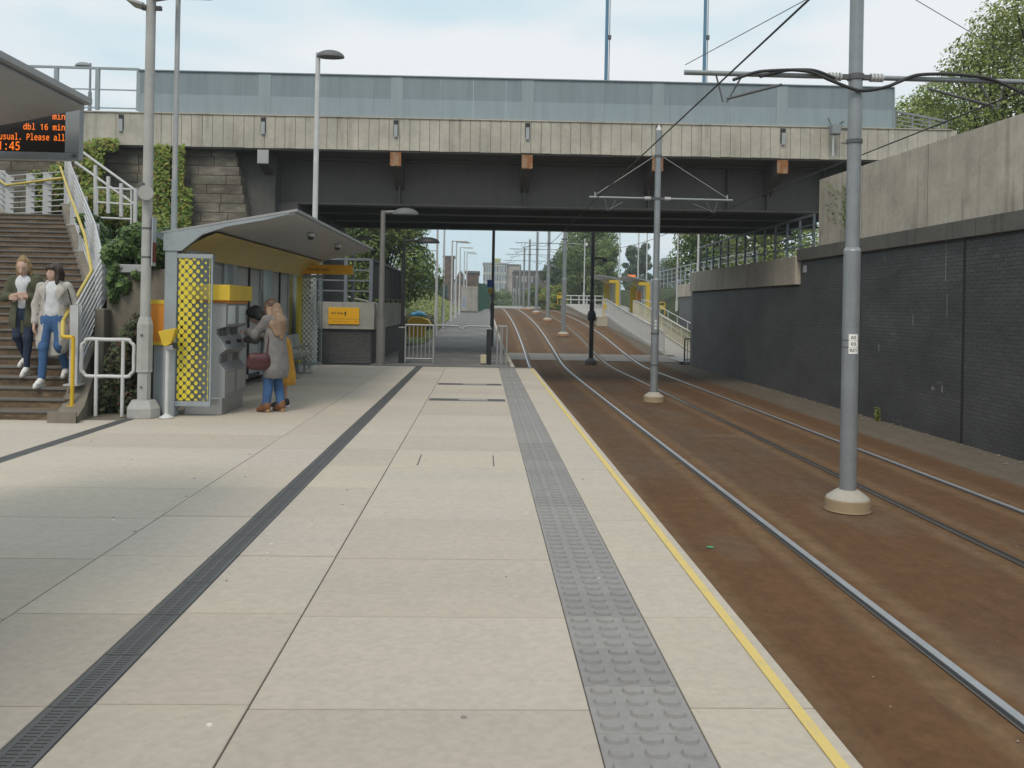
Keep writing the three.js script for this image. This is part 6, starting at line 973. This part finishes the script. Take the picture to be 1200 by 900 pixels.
  person('woman in long grey coat with long blonde hair at the ticket machine', V(c1.x, 0.0, c1.z), a1, standing({ head: [0.0, 1.5, 0.1], neck: [0, 1.39, 0.03], chest: [0, 1.21, 0.02], tilt: 0.35, look: 0.15, shL: [0.16, 1.33, 0.02], shR: [-0.16, 1.33, 0.02], elL: [0.2, 1.12, 0.2], wrL: [0.14, 1.16, 0.42], elR: [-0.22, 1.1, 0.16], wrR: [-0.12, 1.1, 0.38], handL: [[-0.1, 0.1, 1], [-1, 0, 0], 0.5], handR: [[0.1, 0.1, 1], [1, 0, 0], 0.5], anL: [0.09, 0.11, 0.06], toeL: [0.1, 0.035, 0.2], anR: [-0.08, 0.11, -0.06], toeR: [-0.1, 0.035, 0.08] }), { dress(t, g) {
    part('jeans', [C([0, 0.9, 0], [0, 1.0, 0], 0.14, 0.13, 0.75), ...g.leg('L', 0.095, 0.07, 0.062), ...g.leg('R', 0.095, 0.07, 0.062)], jeansBlue, t);
    part('coat', [C([0, 0.62, -0.02], [0, 1.1, 0], 0.215, 0.165, 0.78), C([0, 1.1, 0], [0, 1.27, 0.01], 0.165, 0.155, 0.74), C([0, 1.27, 0.01], [0, 1.36, 0.02], 0.14, 0.09, 0.85), ...g.sleeve('L', 0.072, 0.062, 0.05), ...g.sleeve('R', 0.072, 0.062, 0.05)], coatGrey, t, { subs: [{ c: [0, 0.3, 0], h: [1, 0.2, 1] }] });
    const cw = part('hair', [E(g.H(0, 0.03, -0.03), [0.096, 0.104, 0.1]), C(g.H(0.07, 0.02, 0.02), g.H(0.085, -0.1, 0.0), 0.042, 0.045), C(g.H(-0.07, 0.02, 0.02), g.H(-0.085, -0.1, 0.0), 0.042, 0.045)], long2, t);
    mesh('hair_lengths', blob([C(g.H(0.0, -0.02, -0.085), [0.0, 1.3, -0.1], 0.075, 0.085, 0.8), C([0.0, 1.3, -0.1], [0.02, 1.08, -0.145], 0.085, 0.035, 0.6), C(g.H(0.08, -0.02, -0.02), [0.12, 1.27, -0.03], 0.045, 0.05), C([0.12, 1.27, -0.03], [0.1, 1.12, -0.12], 0.05, 0.025), C(g.H(-0.08, -0.02, -0.02), [-0.1, 1.2, -0.08], 0.04, 0.035)], { cell: 0.008, strand: 0.009 }), long, cw);
    for (const s of ['L', 'R']) { const sh = part('ankle_boot', [...g.shoe(s, 0.045), C(g.j['an' + s], [g.j['an' + s][0], 0.15, g.j['an' + s][2]], 0.05, 0.052)], boot, t, { cell: 0.008 }); const a = g.j['an' + s]; mesh('heel', blob([C([a[0], 0.012, a[2] - 0.035], [a[0], 0.05, a[2] - 0.03], 0.028, 0.03)], { cell: 0.008 }), M(lin(0.35, 0.2, 0.09), 0.6), sh); }
  } });
  { const bp = atD(303, 423, -c1.z - 0.24), b = thing('shoulder_bag', 'round maroon shoulder bag hanging at the grey coat', 'bag', bp, 0.3); const g = blob([C([-0.07, -0.03, 0], [0.07, -0.03, 0], 0.1, 0.1, 0.5), C([-0.09, 0.06, 0], [0.09, 0.06, 0], 0.05, 0.05, 0.8)], { cell: 0.009 }); const m0 = mesh('pouch', g, maroon, b); mesh('flap', blob([C([-0.07, 0.02, 0.025], [0.07, 0.02, 0.025], 0.075, 0.075, 0.45)], { cell: 0.008 }), maroon, b); mesh('strap', tube([V(0.1, 0.06, 0), V(0.13, 0.3, -0.03), V(0.12, 0.55, -0.09), V(0.02, 0.66, -0.2)], 0.008, 6), maroon, b); }
  const c2 = atY(326, 479, 0), a2 = -1.75;
  person('dark haired woman in mustard skirt leaning towards the ticket machine', V(c2.x + 0.045, 0.0, c2.z - 0.13), a2, standing({ pelvis: [0, 0.9, 0.02], chest: [0, 1.14, 0.22], neck: [0, 1.29, 0.36], head: [0, 1.385, 0.47], tilt: 0.5, look: 0.1, shL: [0.15, 1.24, 0.31], shR: [-0.15, 1.24, 0.31], elL: [0.21, 1.02, 0.36], wrL: [0.15, 1.02, 0.55], elR: [-0.21, 1.02, 0.38], wrR: [-0.15, 1.06, 0.57], handL: [[-0.1, 0.1, 1], [-1, 0, 0], 0.5], handR: [[0.1, 0.1, 1], [1, 0, 0], 0.5] }), { dress(t, g) {
    part('jacket', [C([0, 0.92, 0.04], [0, 1.14, 0.22], 0.15, 0.145, 0.85), C([0, 1.14, 0.22], [0, 1.26, 0.34], 0.14, 0.085, 0.85), ...g.sleeve('L', 0.066, 0.058, 0.048), ...g.sleeve('R', 0.066, 0.058, 0.048)], jacket, t);
    part('skirt', [C([0, 0.42, -0.02], [0, 0.94, 0.02], 0.185, 0.135, 0.85)], mustard, t, { subs: [{ c: [0, 0.1, 0], h: [1, 0.25, 1] }] });
    part('hair', [E(g.H(0, 0.035, -0.02), [0.105, 0.112, 0.115]), C(g.H(0.06, 0.0, -0.04), g.H(0.07, -0.07, -0.05), 0.05, 0.04), C(g.H(-0.06, 0.0, -0.04), g.H(-0.07, -0.07, -0.05), 0.05, 0.04), C(g.H(-0.05, 0.09, 0.07), g.H(0.05, 0.09, 0.07), 0.035)], blackHair, t);
    for (const s of ['L', 'R']) { const sh = part('shoe', g.shoe(s, 0.042), mats.black, t, { cell: 0.008 }); const a = g.j['an' + s], b = g.j['toe' + s]; mesh('sole', blob([C([a[0], 0.012, a[2] - 0.03], [b[0], 0.012, b[2] + 0.01], 0.03, 0.028)], { cell: 0.008 }), white2, sh); }
  } });
}

// a scrap of green wrapper on the track bed
{ const p = atY(832, 642, yTrack(9)), g = new THREE.PlaneGeometry(0.07, 0.05, 4, 3).rotateX(-Math.PI / 2), q = g.attributes.position; for (let i = 0; i < q.count; i++) q.setY(i, 0.008 + 0.02 * Math.abs(fbm3(q.getX(i) * 40, 1, q.getZ(i) * 40, 2))); g.computeVertexNormals(); const m = tag(mesh('litter', g, M(lin(0.05, 0.45, 0.2), 0.4)), 'small green wrapper lying on the brown track bed', 'litter'); m.position.copy(p); }
// thin haze: far buildings and trees pale slightly
scene.fog = new THREE.FogExp2(0xdde8ee, 0.0009);
renderer.render(scene, camera);
